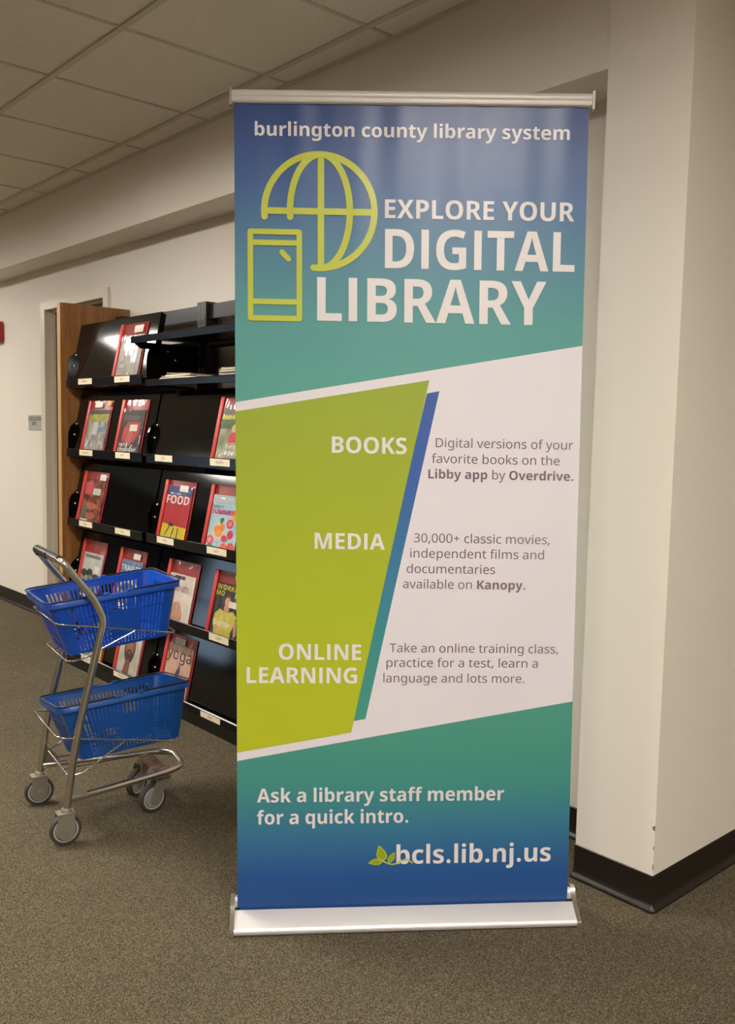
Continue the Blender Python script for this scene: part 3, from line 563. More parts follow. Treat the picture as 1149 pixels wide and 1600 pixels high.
# the pier's baseboard wraps round its corners
def pier_base():
    prof = [(0, 0), (.015, 0), (.016, .004), (.0145, .0085), (.008, .014), (.0045, .021), (.003, .030), (.003, BH - .002), (.001, BH), (0, BH)]
    path = [(V((XW, PY1, 0)), V((0, 1, 0))), (V((XP, PY1, 0)), V((0, 1, 0)))]
    for k in range(1, 5): a = math.radians(90 + 90 * k / 4); path.append((V((XP, PY1, 0)), V((math.cos(a), math.sin(a), 0))))
    path.append((V((XP, PY0, 0)), V((-1, 0, 0))))
    for k in range(1, 5): a = math.radians(180 + 90 * k / 4); path.append((V((XP, PY0, 0)), V((math.cos(a), math.sin(a), 0))))
    path.append((V((6.5, PY0, 0)), V((0, -1, 0))))
    k = len(prof); mb = MB()
    vs = [p + n * a + V((0, 0, b)) for p, n in path for a, b in prof]
    mb.add(vs, [(j * k + i, j * k + (i + 1) % k, (j + 1) * k + (i + 1) % k, (j + 1) * k + i) for j in range(len(path) - 1) for i in range(k)])
    recalc(struct('baseboard_pier', mb, vinyl_m, 'black vinyl baseboard wrapping the wall end', 40))
pier_base()

# door in its frame, behind the rack's wooden end panel
door = tag(empty('door_1', (XW, (DY0 + DY1) / 2, 0), 'cream door frame with a brown door behind the rack', None), kind='structure')
fr = MB()
TW = 0.068
fr.box((XW - .014, DY0 - TW, 0), (XW + .15, DY0, DZ + TW - .014)).box((XW - .014, DY1, 0), (XW + .15, DY1 + TW, DZ + TW - .014)).box((XW - .014, DY0, DZ), (XW + .15, DY1, DZ + TW - .014))
fr.box((XW + .038, DY0, 0), (XW + .06, DY0 + .012, DZ)).box((XW + .038, DY1 - .012, 0), (XW + .06, DY1, DZ)).box((XW + .038, DY0 + .012, DZ - .012), (XW + .06, DY1 - .012, DZ))
obj('door_frame', fr, trimpaint_m, door)
leaf = obj('door_leaf', MB().box((XW + .062, DY0 + .004, .008), (XW + .106, DY1 - .004, DZ - .004)), doorwood_m, door)

# ---------------------------------------------------------------- things on the wall
sg = empty('wall_sign', (XW - .001, 6.262, 1.30), 'small grey room sign with dark lettering beside the door frame', 'sign')
obj('sign_plate', MB().rbox((XW - .006, 6.142, 1.298), (XW - .0005, 6.382, 1.402), .0012), signgrey_m, sg)
fn_sign = lambda x, y: V((XW - .0066, 6.382 - x, 1.298 + y))
mb = MB(); text(mb, 'CIRCULATION', 'B', .008, .226, .066, .026, fn_sign); text(mb, 'DESK', 'B', .068, .15, .034, .026, fn_sign)
obj('sign_lettering', mb, signink_m, sg)

al = empty('fire_alarm', (XW, 6.91, 1.945), 'red fire alarm on the beige wall at the left edge', 'alarm')
obj('alarm_body', MB().prism(rrect(-.068, 0, .068, .15, .022), frame((XW, 6.91, 1.94), (0, -1, 0), (0, 0, 1), (-1, 0, 0)), .05), alarm_m, al, 40)
obj('alarm_lens', MB().rbox((XW - .068, 6.87, 1.972), (XW - .048, 6.93, 2.05), .006), sticker_m, al, 40)
mb = MB(); text(mb, 'FIRE', 'B', .03, .11, 0, .022, lambda x, y: V((XW - .0506, 6.853 - .0 + y - .01, 1.952 + x)))
recalc(obj('alarm_lettering', mb, white_m, al))

# ---------------------------------------------------------------- retractable banner
A0, E0, N0 = V((1.2577, 1.9266, 0)), V((0.8025, -0.5967, 0)), V((0.5967, 0.8025, 0))     # left front of the base, along it, away from the camera
E0.normalize(); N0.normalize()
BL, BR, TL, TR = V((1.3059, 1.9592, .0435)), V((2.0359, 1.4165, .0435)), V((1.3325, 2.0434, 2.1777)), V((1.9983, 1.4237, 2.1774))
def ban(u, v, off=0.0):
    p = (BL * (1 - u) + BR * u) * (1 - v) + (TL * (1 - u) + TR * u) * v
    k = max(0.0, (v - 0.72) / 0.28)
    wv = 0.0009 * k * (math.sin(u * 41 + 1.0 + v * 6) + .6 * math.sin(u * 67 - v * 11))
    if v < 0.013: p = p + N0 * (0.013 - v) * 0.24      # the sheet curls into the slot
    return p - N0 * (off + wv)
bst = empty('banner_stand', A0 + E0 * .476 + N0 * .06, 'tall blue and green library banner on a silver roll-up stand', 'banner')
def grad(name, stops, rough=0.36, spec=0.5):
    mt = mat(name, rgb=(128, 128, 128), rough=rough, spec=spec)
    n, b, new, link = nodes(mt)
    uvn = new('ShaderNodeUVMap'); uvn.uv_map = 'uv'; sp = new('ShaderNodeSeparateXYZ'); cr = new('ShaderNodeValToRGB')
    link(uvn.outputs[0], sp.inputs[0]); link(sp.outputs[1], cr.inputs[0]); link(cr.outputs[0], b.inputs['Base Color'])
    el = cr.color_ramp.elements
    el[0].position = stops[0][0]; el[0].color = (*lin(stops[0][1]), 1)
    el[1].position = stops[-1][0]; el[1].color = (*lin(stops[-1][1]), 1)
    for p, c in stops[1:-1]:
        e = el.new(p); e.color = (*lin(c), 1)
    return mt
sheet_m = grad('banner_vinyl', [(0.0, (34, 76, 140)), (0.045, (38, 84, 146)), (0.10, (54, 116, 150)), (0.16, (66, 142, 136)), (0.22, (74, 150, 132)), (0.62, (92, 164, 148)), (0.74, (86, 152, 148)), (0.82, (76, 128, 152)), (0.90, (62, 96, 148)), (0.96, (50, 78, 136)), (1.0, (42, 66, 122))])
green_m = grad('print_green', [(0.2, (186, 190, 36)), (0.35, (174, 186, 40)), (0.5, (164, 178, 44)), (0.67, (152, 168, 52))])
strip_m = grad('print_strip', [(0.24, (68, 152, 134)), (0.34, (62, 142, 142)), (0.46, (58, 118, 158)), (0.55, (58, 98, 166)), (0.66, (62, 94, 160))])
pwhite_m = mat('banner_white', rgb=(226, 220, 224), rough=0.36)
ptext_m = mat('banner_text_white', rgb=(228, 222, 220), rough=0.36)
pgrey_m = mat('banner_text_grey', rgb=(126, 106, 118), rough=0.4)
lime_m = mat('banner_lime', rgb=(192, 198, 66), rough=0.36)
leaf_m = mat('banner_leaf', rgb=(150, 162, 20), rough=0.36)
leafedge_m = mat('banner_leaf_edge', rgb=(186, 200, 92), rough=0.36)
NU, NV = 48, 64
def grid_sheet(name, m_, parent, left, right, bot, top, off, nu=24, nv=32):
    """print area whose corners are given as functions of (s,t)"""
    mb = MB(); uv = []
    for j in range(nv + 1):
        for i in range(nu + 1):
            s_, t_ = i / nu, j / nv
            u = left(t_) * (1 - s_) + right(t_) * s_
            v = bot(s_) * (1 - t_) + top(s_) * t_
            mb.v.append(ban(u, v, off)); uv.append((u, v))
    for j in range(nv):
        for i in range(nu):
            a = j * (nu + 1) + i
            mb.f.append((a, a + 1, a + nu + 2, a + nu + 1))
    return obj(name, mb, m_, parent, 60, uv=uv)
# the sheet, with thickness
VV = [-.012, -.004, .003, .009, .013] + [.013 + (1.002 - .013) * k / (NV - 4) for k in range(1, NV - 3)]
mb = MB(); uv = []
for side in (0, 1):
    for j in range(NV + 1):
        for i in range(NU + 1):
            u, v = i / NU, VV[j]
            mb.v.append(ban(u, v, 0 if side == 0 else -.0006)); uv.append((u, v))
W1 = NU + 1; S1 = W1 * (NV + 1)
for j in range(NV):
    for i in range(NU):
        a = j * W1 + i
        mb.f.append((a, a + 1, a + W1 + 1, a + W1)); mb.f.append((S1 + a, S1 + a + W1, S1 + a + W1 + 1, S1 + a + 1))
for j in range(NV):
    a = j * W1; mb.f.append((a, a + W1, S1 + a + W1, S1 + a)); a += NU; mb.f.append((a, S1 + a, S1 + a + W1, a + W1))
sheet = obj('banner_sheet', mb, sheet_m, bst, 60, uv=uv)
yl = lambda s_: 0.1926 + (0.2692 - 0.1926) * s_
yt = lambda s_: 0.6392 + (0.7166 - 0.6392) * s_
grid_sheet('printed_panel', pwhite_m, sheet, lambda t: 0.0005, lambda t: 0.9995, yl, yt, .0006, 48, 24)
# green block and the slanting strip beside it
grid_sheet('printed_panel', green_m, sheet, lambda t: 0.0005, lambda t: 0.3359 + (0.5592 - 0.3359) * t, lambda s_: 0.2034 + (0.2289 - 0.2034) * s_, lambda s_: 0.6279 + (0.6709 - 0.6279) * s_, .0014, 24, 24)
grid_sheet('printed_panel', strip_m, sheet, lambda t: 0.335 + (0.5525 - 0.335) * t, lambda t: 0.3782 + (0.5884 - 0.3782) * t, lambda s_: 0.2428 + .0033 * s_, lambda s_: 0.6548 + .003 * s_, .0011, 6, 24)
def printed(name, s_, f, u0, u1, v, cap, m_):
    mb = MB(); text(mb, s_, f, u0, u1, v, cap / 2.134, lambda x, y: ban(x, y, .0021))
    return obj(name, mb, m_, sheet)
printed('printed_text', 'burlington county library system', 'B', .0583, .947, .9596, .0342, ptext_m)
printed('printed_text', 'EXPLORE YOUR', 'B', .4281, .9662, .8645, .0473, ptext_m)
printed('printed_text', 'DIGITAL', 'B', .4288, .97, .8048, .1000, ptext_m)
printed('printed_text', 'LIBRARY', 'B', .2352, .8913, .7402, .1115, ptext_m)
for s_, u0, u1, v in (('BOOKS', .2779, .4949, .5798), ('MEDIA', .2282, .433, .4606), ('ONLINE', .1231, .3647, .3212), ('LEARNING', .0292, .3529, .2916)):
    printed('printed_text', s_, 'B', u0, u1, v, .0425, ptext_m)
for s_, u0, u1, v in (('Digital versions of your', .5793, .9798, .5892), ('favorite books on the', .5678, .9418, .5696), ('*Libby app* by *Overdrive.*', .5583, .9832, .5505),
                      ('30,000+ classic movies,', .5178, .918, .4707), ('independent films and', .5073, .9024, .4515), ('documentaries', .4974, .758, .4321), ('available on *Kanopy.*', .4868, .8486, .4128),
                      ('Take an online training class,', .4484, .951, .3317), ('practice for a test, learn a', .4395, .891, .313), ('language and lots more.', .4305, .8517, .2933)):
    printed('printed_text', s_, 'R', u0, u1, v, .0236, pgrey_m)
printed('printed_text', 'Ask a library staff member', 'B', .058, .7971, .1398, .0372, ptext_m)
printed('printed_text', 'for a quick intro.', 'B', .0578, .5074, .1116, .0372, ptext_m)
printed('printed_text', 'bcls.lib.nj.us', 'B', .4726, .9442, .0574, .0518, ptext_m)
# line drawing of a globe behind a hand-held screen
ASP = 2.134 / 0.9097
def strokes(name, lst, w_, m_, off=.0021):
    """lst: polylines in metres measured from the sheet's lower left corner"""
    mb = MB()
    for pts, cap in lst:
        mb.loops([stroke(pts, w_, cap)], lambda x, y: ban(x / .9097, y / 2.134, off))
    return obj(name, mb, m_, sheet)
U2, V2 = (lambda u: u * .9097), (lambda v: v * 2.134)
cx, cy = U2(.2415), V2(.8709)
Rx = U2(.1569); Ry = V2(.0676)
arc = [(cx + Rx * math.cos(math.radians(a)), cy + Ry * math.sin(math.radians(a))) for a in range(186, -97, -6)]
er = U2(.0825)
ell_r = [(cx + .004 + er * math.cos(math.radians(a)), cy + Ry * math.sin(math.radians(a))) for a in range(90, -91, -6)]
ell_l = [(cx + .004 - U2(.088) * math.cos(math.radians(a)), cy + Ry * math.sin(math.radians(a))) for a in range(90, -7, -6)]
strokes('printed_globe', [(arc, True), (ell_r, False), (ell_l, True), ([(cx + .004, cy + Ry), (cx + .004, cy - Ry)], False), ([(cx - Rx, cy), (cx + Rx, cy)], False)], .0168, lime_m)
px0, px1, py0, py1 = U2(.0363) + .0075, U2(.1926) - .0075, V2(.7384) + .0075, V2(.8492) - .0075
ph = [([(px0, py0), (px0, py1)], True), ([(px1, py0), (px1, py1)], True), ([(px0, py0), (px1, py0)], True), ([(px0, py1), (px1, py1)], True),
      ([(px0, V2(.8326)), (px1, V2(.8326))], False), ([(px0, V2(.7619)), (px1, V2(.7619))], False)]
strokes('printed_device', ph, .0142, lime_m)
strokes('printed_device', [([(U2(.1352), V2(.8216)), (U2(.1535), V2(.8134))], True)], .0142, lime_m)
def pxuv(x, y):    # a small local map for the sprig, measured on the sheet
    return U2(.3869 + (x - 145) * (.4726 - .3869) / (567 - 145)), V2(.0574 + (483 - y) * (.0823 - .0574) / (483 - 183))
leaves = [[(303, 183), (345, 215), (400, 275), (430, 345), (420, 390), (375, 428), (320, 415), (280, 375), (270, 320), (285, 250)],
          [(145, 465), (190, 425), (240, 395), (280, 390), (320, 415), (370, 430), (345, 470), (300, 495), (250, 495), (195, 482)],
          [(540, 295), (545, 350), (535, 405), (500, 445), (455, 465), (437, 420), (440, 385), (470, 345), (505, 315)]]
for l in leaves:
    c = (sum(p[0] for p in l) / len(l), sum(p[1] for p in l) / len(l))
    mb = MB(); mb.loops([[pxuv(*p) for p in l]], lambda x, y: ban(x / .9097, y / 2.134, .0019)); recalc(obj('printed_leaf_edge', mb, leafedge_m, sheet))
    mb = MB(); mb.loops([[pxuv(c[0] + (p[0] - c[0]) * .84, c[1] + (p[1] - c[1]) * .84) for p in l]], lambda x, y: ban(x / .9097, y / 2.134, .0023)); recalc(obj('printed_leaf', mb, leaf_m, sheet))
strokes('printed_stem', [([pxuv(*p) for p in ((365, 428), (410, 455), (470, 480), (530, 485), (565, 472), (600, 450), (640, 428), (700, 415), (745, 422), (785, 452), (800, 465))], True)], .0042, leafedge_m, .0027)

# the roll-up base
LB = 0.9527
def along(poly, x0, x1):
    return MB().prism(poly, frame(A0 + E0 * x0, N0, (0, 0, 1), None), x1 - x0) if False else MB().prism([(p[0], p[1]) for p in poly], frame(A0 + E0 * x1, N0, (0, 0, 1), -E0), x1 - x0)
front = [(.004, .003), (.0, .008), (.0, .014), (.003, .019), (.008, .022), (.0475, .0475), (.052, .0485), (.052, .044), (.045, .004)]
recalc(obj('base_front', along(front, .012, LB - .012), alu_m, bst, 50))
rear = [(.062, .004), (.062, .066), (.066, .074), (.074, .078), (.084, .074), (.098, .056), (.108, .03), (.110, .006), (.106, .002)]
recalc(obj('base_housing', along(rear, .012, LB - .012), alu_m, bst, 40))
recalc(obj('base_slot', along([(.045, .004), (.052, .004), (.052, .036), (.0615, .036), (.0615, .003), (.045, .003)], .0125, LB - .0125), dark_m, bst))
cap = [(-.003, .001), (-.004, .012), (-.001, .02), (.046, .053), (.056, .066), (.064, .08), (.072, .0845), (.082, .083), (.094, .07), (.108, .048), (.114, .02), (.113, .001)]
for x0 in (0.0, LB - .012):
    recalc(obj('end_cap', along(cap, x0, x0 + .012), capmetal_m, bst, 30))
for x0 in (.0122, LB - .0262):
    recalc(obj('slot_block', along([(.0521, .037), (.0521, .051), (.0612, .051), (.0612, .037)], x0, x0 + .014), dark_m, bst))
# swivel feet under the base
for x0 in (.2, .7):
    p = A0 + E0 * x0 + N0 * .02
    recalc(obj('foot', MB().box((-.016, 0, 0), (.016, .072, .0028), frame(p, E0, N0)), steel_m, bst))
# top bar clamps the sheet
tb_e = (TR - TL).normalized(); tb_n = V((-tb_e.y, tb_e.x, 0)).normalized()
barprof = [(-.004, -.0155), (-.0085, -.012), (-.0105, -.004), (-.0095, -.0005), (-.0112, .003), (-.011, .011), (-.008, .0165), (.0, .0185), (.008, .0165), (.0115, .008), (.0115, -.006), (.006, -.0155)]
def barpart(name, prof, x0, x1, m_):
    o = TL + tb_e * x1 + V((0, 0, .010))
    return recalc(obj(name, MB().prism(prof, frame(o, tb_n, (0, 0, 1), -tb_e), x1 - x0), m_, bst, 35))
barpart('top_bar', barprof, -.0045, .9155, capalu_m)
bcap = [(-.0135, -.0225), (-.0135, .021), (-.009, .0235), (.012, .0235), (.0135, .02), (.0135, -.018), (.009, -.0225)]
barpart('bar_cap', bcap, -.0105, -.0045, steel_m)
barpart('bar_cap', bcap, .9155, .9215, steel_m)
pm = (A0 + E0 * .476 + N0 * .09)
pt_ = (TL + TR) / 2 + tb_n * .012
recalc(obj('support_pole', MB().tube([V((pm.x, pm.y, .05)), pt_], .0065, 10), alu_m, bst, 40))

# ---------------------------------------------------------------- magazine rack
RB = V((2.26, 3.94, 0))
YB = [4.852, 3.942, 3.03]                       # bay ends
ZL = [1.588, 1.212, .830, .452, .091]           # tops of the shelf lips
SL = 0.215                                      # backward lean of the display panels
rack = empty('magazine_rack', RB, 'black steel magazine rack with wooden end panel along the wall', 'magazine rack')
pan = obj('end_panel', MB().box((2.060, 4.858, 0), (XW - .0005, 4.896, 2.003)), wood_m, rack)
obj('edge_band', MB().box((2.056, 4.858, 0), (2.060, 4.896, 2.003)), woodedge_m, pan)
for y in (4.80, 3.915, 3.07):
    po = obj('post', MB().box((2.372, y - .042, 0), (2.44, y + .042, 1.952), bev=.0025), blackpost_m, rack)
    sb = MB()
    for k in range(46):
        z = 1.93 - k * .042
        for dy in (-.022, .012):
            sb.prism([(0, 0), (.006, .004), (.006, .022), (0, .018)], frame((2.3715, y + dy + .008, z - .024), (0, -1, 0), (0, 0, 1), (-1, 0, 0)), .0012)
    tag(obj('slot_holes', sb, steel_m, po), kind='stuff')
for a, b in ((4.758, 3.957), (3.873, 3.112)):
    for z0, z1 in ((1.868, 1.940), (1.731, 1.768), (.06, .12)):
        obj('cross_rail', MB().box((2.392, b, z0), (2.428, a, z1), bev=.002), blackpost_m, rack)
XD = 2.109
def px_at(z, zl): return XD + SL * (z - zl)
def display_shelf(i, bay):
    zl = ZL[i]; y1, y0 = YB[bay] - .003, YB[bay + 1] + .003
    H = .30
    mb = MB()
    # panel with returned edges
    sec = [(px_at(zl - .034, zl), zl - .034), (px_at(zl + H, zl), zl + H), (px_at(zl + H, zl) + .003, zl + H - .001), (px_at(zl - .034, zl) + .003, zl - .035)]
    M = frame((0, y0 + .004, 0), (1, 0, 0), (0, 0, 1), (0, -1, 0))
    def pr(poly, a, b): mb.prism(poly, frame((0, b, 0), (1, 0, 0), (0, 0, 1), (0, -1, 0)), b - a)
    pr(sec, y0 + .004, y1 - .004)
    fl = [(px_at(zl - .03, zl), zl - .03), (px_at(zl + H, zl), zl + H), (px_at(zl + H, zl) + .026, zl + H - .012), (px_at(zl + .02, zl) + .026, zl - .03)]
    pr(fl, y0 + .004, y0 + .006); pr(fl, y1 - .006, y1 - .004)
    pr([(px_at(zl + H, zl), zl + H), (px_at(zl + H, zl) + .024, zl + H), (px_at(zl + H, zl) + .024, zl + H - .004), (px_at(zl + H, zl), zl + H - .003)], y0 + .004, y1 - .004)
    sh = recalc(obj('display_shelf', mb, black_m, rack))
    # lip and tray
    lip = MB(); mb = lip
    if i < 4:
        pr([(2.080, zl - .044), (2.080, zl - .003), (2.083, zl), (2.086, zl - .002), (2.086, zl - .034), (2.112, zl - .034), (2.14, zl - .046), (2.37, zl - .052), (2.37, zl - .060), (2.14, zl - .056), (2.10, zl - .05)], y0 + .028 * (bay == 0), y1 - .012)
    else:
        pr([(2.078, .058), (2.076, zl - .004), (2.080, zl), (2.088, zl - .001), (2.088, zl - .03), (2.13, zl - .03), (2.13, .055)], y0, y1)
    recalc(obj('lip', lip, blackspeck_m, sh))
    # end brackets with rivets
    for yb, s_ in ((y1 - .0032, -1), (y0 + .0002, 1)):
        b = [(2.094, zl - .03), (2.092, zl + .02), (2.093, zl + .07), (2.098, zl + .10), (2.108, zl + .122), (px_at(zl + .15, zl), zl + .15), (px_at(zl + .15, zl) + .03, zl + .15), (XD + .03, zl - .03)]
        br = MB().prism(b, frame((0, yb + .003, 0), (1, 0, 0), (0, 0, 1), (0, -1, 0)), .003)
        recalc(obj('bracket', br, black_m, sh))
        yr = yb + (-.010 if s_ < 0 else .012)
        for dz in (.135, .075):
            z = zl + dz
            Mr = frame((px_at(z, zl) - .0005, yr, z), (0, -1, 0), (SL, 0, 1))
            recalc(obj('rivet', MB().lathe([(0, .0042), (.0026, .0036), (.0045, .002), (.0052, 0), (0, 0)], Mr, 10), rivet_m, sh, 60))
    return sh
SH = {}
for i in range(5):
    for bay in (0, 1):
        if i == 0 and bay == 1: continue
        SH[(i, bay)] = display_shelf(i, bay)
# cream title strips stuck on the lips
LABELS = [(0, 0, 4.680, 4.515), (0, 0, 4.255, 4.095), (1, 0, 4.672, 4.514), (1, 0, 4.249, 4.094), (1, 1, 3.841, 3.681), (1, 1, 3.357, 3.203), (2, 0, 4.683, 4.523), (2, 0, 4.256, 4.094),
          (2, 1, 3.823, 3.667), (2, 1, 3.38, 3.224), (3, 0, 4.68, 4.522), (3, 0, 4.25, 4.094), (3, 1, 3.359, 3.203), (4, 0, 4.272, 4.109), (4, 0, 4.661, 4.53), (4, 1, 3.42, 3.26)]
for i, bay, a, b in LABELS:
    zl = ZL[i]; x = 2.0795 if i < 4 else 2.0755
    z0, z1 = (zl - .0335, zl - .0035) if i < 4 else (.059, .084)
    lm = MB().box((x - .0012, b, z0), (x, a, z1))
    nf = len(lm.f); yc = (a + b) / 2; n_ = random.randint(5, 9); zc_ = (z0 + z1) / 2; wd = .0075
    for k in range(n_):
        y_ = yc + (n_ / 2 - k) * wd
        for q in range(2):
            yy, zz, hh = y_ - q * .003, zc_ - .005 + random.choice((0, 0, .004)), random.choice((.010, .010, .006))
            lm.add([(x - .0014, yy, zz), (x - .0014, yy - .0016, zz), (x - .0014, yy - .0016, zz + hh), (x - .0014, yy, zz + hh)], [(0, 1, 2, 3)])
        lm.add([(x - .0014, y_, zc_ - .001), (x - .0014, y_ - .0045, zc_ - .001), (x - .0014, y_ - .0045, zc_ + .001), (x - .0014, y_, zc_ + .001)], [(0, 1, 2, 3)])
    lb = obj('shelf_label', lm, labelpaper_m, SH[(i, bay)])
    lb.data.materials.append(labelink_m)
    for p_ in list(lb.data.polygons)[nf:]: p_.material_index = 1
# flat shelf and canopy in the upper part of the right bay
y1, y0 = YB[1] - .003, YB[2] + .003
def yprism(poly, a, b, m_, name, sm=None):
    return recalc(obj(name, MB().prism(poly, frame((0, b, 0), (1, 0, 0), (0, 0, 1), (0, -1, 0)), b - a), m_, rack, sm))
fs = yprism([(2.082, 1.530), (2.080, 1.556), (2.083, 1.560), (2.37, 1.560), (2.37, 1.553), (2.088, 1.553), (2.088, 1.530)], y0, y1, blackspeck_m, 'flat_shelf')
for yb in (y1 - .003, y0):
    pr_ = [(2.10, 1.56), (2.10, 1.704), (2.055, 1.704), (2.014, 1.735), (2.40, 1.735), (2.40, 1.56)]
    yprism(pr_, yb, yb + .003, black_m, 'end_plate')
yprism([(2.008, 1.724), (2.006, 1.752), (2.009, 1.756), (2.37, 1.756), (2.37, 1.749), (2.014, 1.749), (2.014, 1.724)], y0, y1 + .0, blackspeck_m, 'canopy_shelf')
for z in (1.70, 1.66):
    obj('rivet', MB().lathe([(0, .004), (.004, .002), (.005, 0), (0, 0)], frame((2.2 + (1.7 - z), y1 - .0031, z), (1, 0, 0), (0, 0, 1), (0, -1, 0)), 8), rivet_m, rack, 60)
yprism([(2.078, 0), (2.078, .056), (2.40, .056), (2.40, 0)], YB[2], YB[0], blackpost_m, 'kick_base')
pan2 = obj('end_panel', MB().box((2.060, 2.988, 0), (XW - .0005, 3.026, 2.003)), wood_m, rack)
obj('edge_band', MB().box((2.056, 2.988, 0), (2.060, 3.026, 2.003)), woodedge_m, pan2)

# ---------------------------------------------------------------- magazines in red covers
def paint(rgb, rough=0.35):
    return mat('print_%02x%02x%02x' % rgb, rgb=rgb, rough=rough)
def photo(name, cols, scale=28, stretch=(1, 1, 1), pos=(.35, .65)):
    if name in MATS: return MATS[name]
    mt = mat(name, rgb=(128, 128, 128), rough=.35)
    noise_color(mt, [lin(c) for c in cols], scale, 4, stretch=stretch, pos=pos)
    return mt
nrm = V((-1, 0, SL)).normalized(); upv = V((SL, 0, 1)).normalized()
GROUP = 'magazines in red covers on the rack'
def blob(cx, cy, rx, ry, n=14): return [(cx + rx * math.cos(2 * PI * k / n), cy + ry * math.sin(2 * PI * k / n)) for k in range(n)]
def magazine(i, yl_, label, page_m, art=(), words=(), stick=(), w=.272, h=.293, roll=0.0, pageh=.80, spine=.027):
    """stands on tray i with its left edge at yl_; art in page fractions"""
    zl = ZL[i]
    zb = zl - .0335 if i < 4 else zl - .0295
    o = V((px_at(zb, zl), yl_ - w / 2, zb)) + nrm * .0015
    M = frame(o, (0, -1, 0), upv, nrm)
    if roll: M = M @ Matrix.Rotation(roll, 4, 'Z')
    mg = empty('magazine', M, label, 'magazine', GROUP)
    x0, x1 = -w / 2, w / 2
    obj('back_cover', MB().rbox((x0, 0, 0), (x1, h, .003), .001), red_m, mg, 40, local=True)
    obj('spine', MB().rbox((x0 - .0005, 0, .0002), (x0 + spine, h, .0125), .002), redspine_m, mg, 40, local=True)
    a, b, c, d = x0 + spine + .005, x1 - .013, .004, .004 + (h - .008) * pageh
    pg = obj('page', MB().box((a, c, .0032), (b, d, .0085)), page_m, mg, local=True)
    P = lambda lift: (lambda x, y: V((a + (b - a) * x, c + (d - c) * y, lift)))
    z = .0090
    for poly, m_ in art:
        mb = MB(); mb.loops([[(min(max(p[0], .005), .995), min(max(p[1], .005), .995)) for p in poly]], P(z)); recalc_front(obj('cover_picture', mb, m_, pg, local=True)); z += .00012
    for s_, f, xa, xb, y, hh, m_ in words:
        mb = MB(); text(mb, s_, f, xa, xb, y, hh, P(z)); obj('cover_title', mb, m_, pg, local=True)
    z += .0003
    for xa, ya, xb, yb, m_ in stick:          # stickers, in fractions of the whole cover
        zz = z + .0002
        obj('sticker', MB().box((x0 + w * xa, h * ya, zz), (x0 + w * xb, h * yb, zz + .0004)), m_, mg, local=True)
    # clear front pocket, a shallow folded sheet
    fb_ = MB(); nx, ny = 10, 12
    xa, xb = x0 + spine - .002, x1 - .001
    for k in (0,):
        for jj in range(ny + 1):
            for ii in range(nx + 1):
                s_, t_ = ii / nx, jj / ny
                e = min(1, 5 * min(s_ + .08, 1 - s_ + .01, t_ + .1, 1 - t_ + .03))
                fb_.v.append(V((xa + (xb - xa) * s_, .001 + (h - .002) * t_, .0050 + .0075 * e - .0003 * k)))
    q = (nx + 1) * (ny + 1)
    for jj in range(ny):
        for ii in range(nx):
            a_ = jj * (nx + 1) + ii
            fb_.f.append((a_, a_ + 1, a_ + nx + 2, a_ + nx + 1))
    obj('clear_pocket', fb_, film_m, mg, 60, local=True)
    return mg
def recalc_front(o):
    # all printed faces look out of the page
    me = o.data
    bm = bmesh.new(); bm.from_mesh(me)
    for f in bm.faces:
        f.normal_update()
        if f.normal.z < 0: f.normal_flip()
    bm.to_mesh(me); bm.free()
    return o
R4 = lambda x0, y0, x1, y1: [(x0, y0), (x1, y0), (x1, y1), (x0, y1)]
ST = sticker_m
magazine(0, 4.322, 'magazine with a taupe grey cover on the top shelf beside the flat shelf', photo('photo_taupe', [(70, 62, 48), (104, 94, 74), (128, 116, 92)], 16),
         [(R4(0, .9, 1, .98), paint((140, 138, 124))), (R4(.12, .68, .7, .76), paint((122, 112, 92))), (R4(.12, .3, .3, .38), paint((140, 132, 112)))], [], [(.55, .83, .88, .95, ST)], w=.278, h=.30)
magazine(1, 4.703, 'magazine with a greenish yellow title over a pale grey photo, leftmost of second shelf', photo('photo_greycity', [(92, 92, 86), (150, 148, 138), (176, 176, 168)], 22),
         [(R4(.0, .9, 1, 1), paint((70, 68, 60))), (R4(.06, .74, .96, .9), photo('title_olive', [(120, 124, 40), (186, 188, 60)], 60)), (R4(.3, .45, .55, .72), paint((196, 196, 190))), (R4(.62, .5, .9, .62), paint((90, 130, 170))), (R4(.02, .02, .4, .12), paint((120, 118, 110)))],
         [], [(.30, .87, .62, .975, ST), (.84, .90, .97, .975, paint((232, 168, 40)))], w=.278, h=.298, pageh=.84)
magazine(1, 4.308, 'black and red magazine with white title letters at its foot', paint((34, 28, 28)),
         [(R4(.06, .78, .8, .88), paint((76, 70, 66))), ([(.12, .34), (.28, .30), (.7, .32), (.88, .5), (.86, .74), (.6, .76), (.3, .74), (.16, .6)], photo('photo_redwoman', [(150, 26, 30), (196, 44, 44)], 20)), (blob(.42, .66, .14, .09), paint((150, 60, 50))), ([(.3, .28), (.56, .24), (.62, .5), (.4, .62)], paint((176, 92, 80)))],
         [('FAST', 'B', .06, .34, .235, .06, white_m), ('COMPANY', 'B', .04, .86, .12, .075, white_m)], [(.48, .46, .76, .57, ST), (.36, .01, .72, .05, ST)], w=.274, h=.298, pageh=.83)
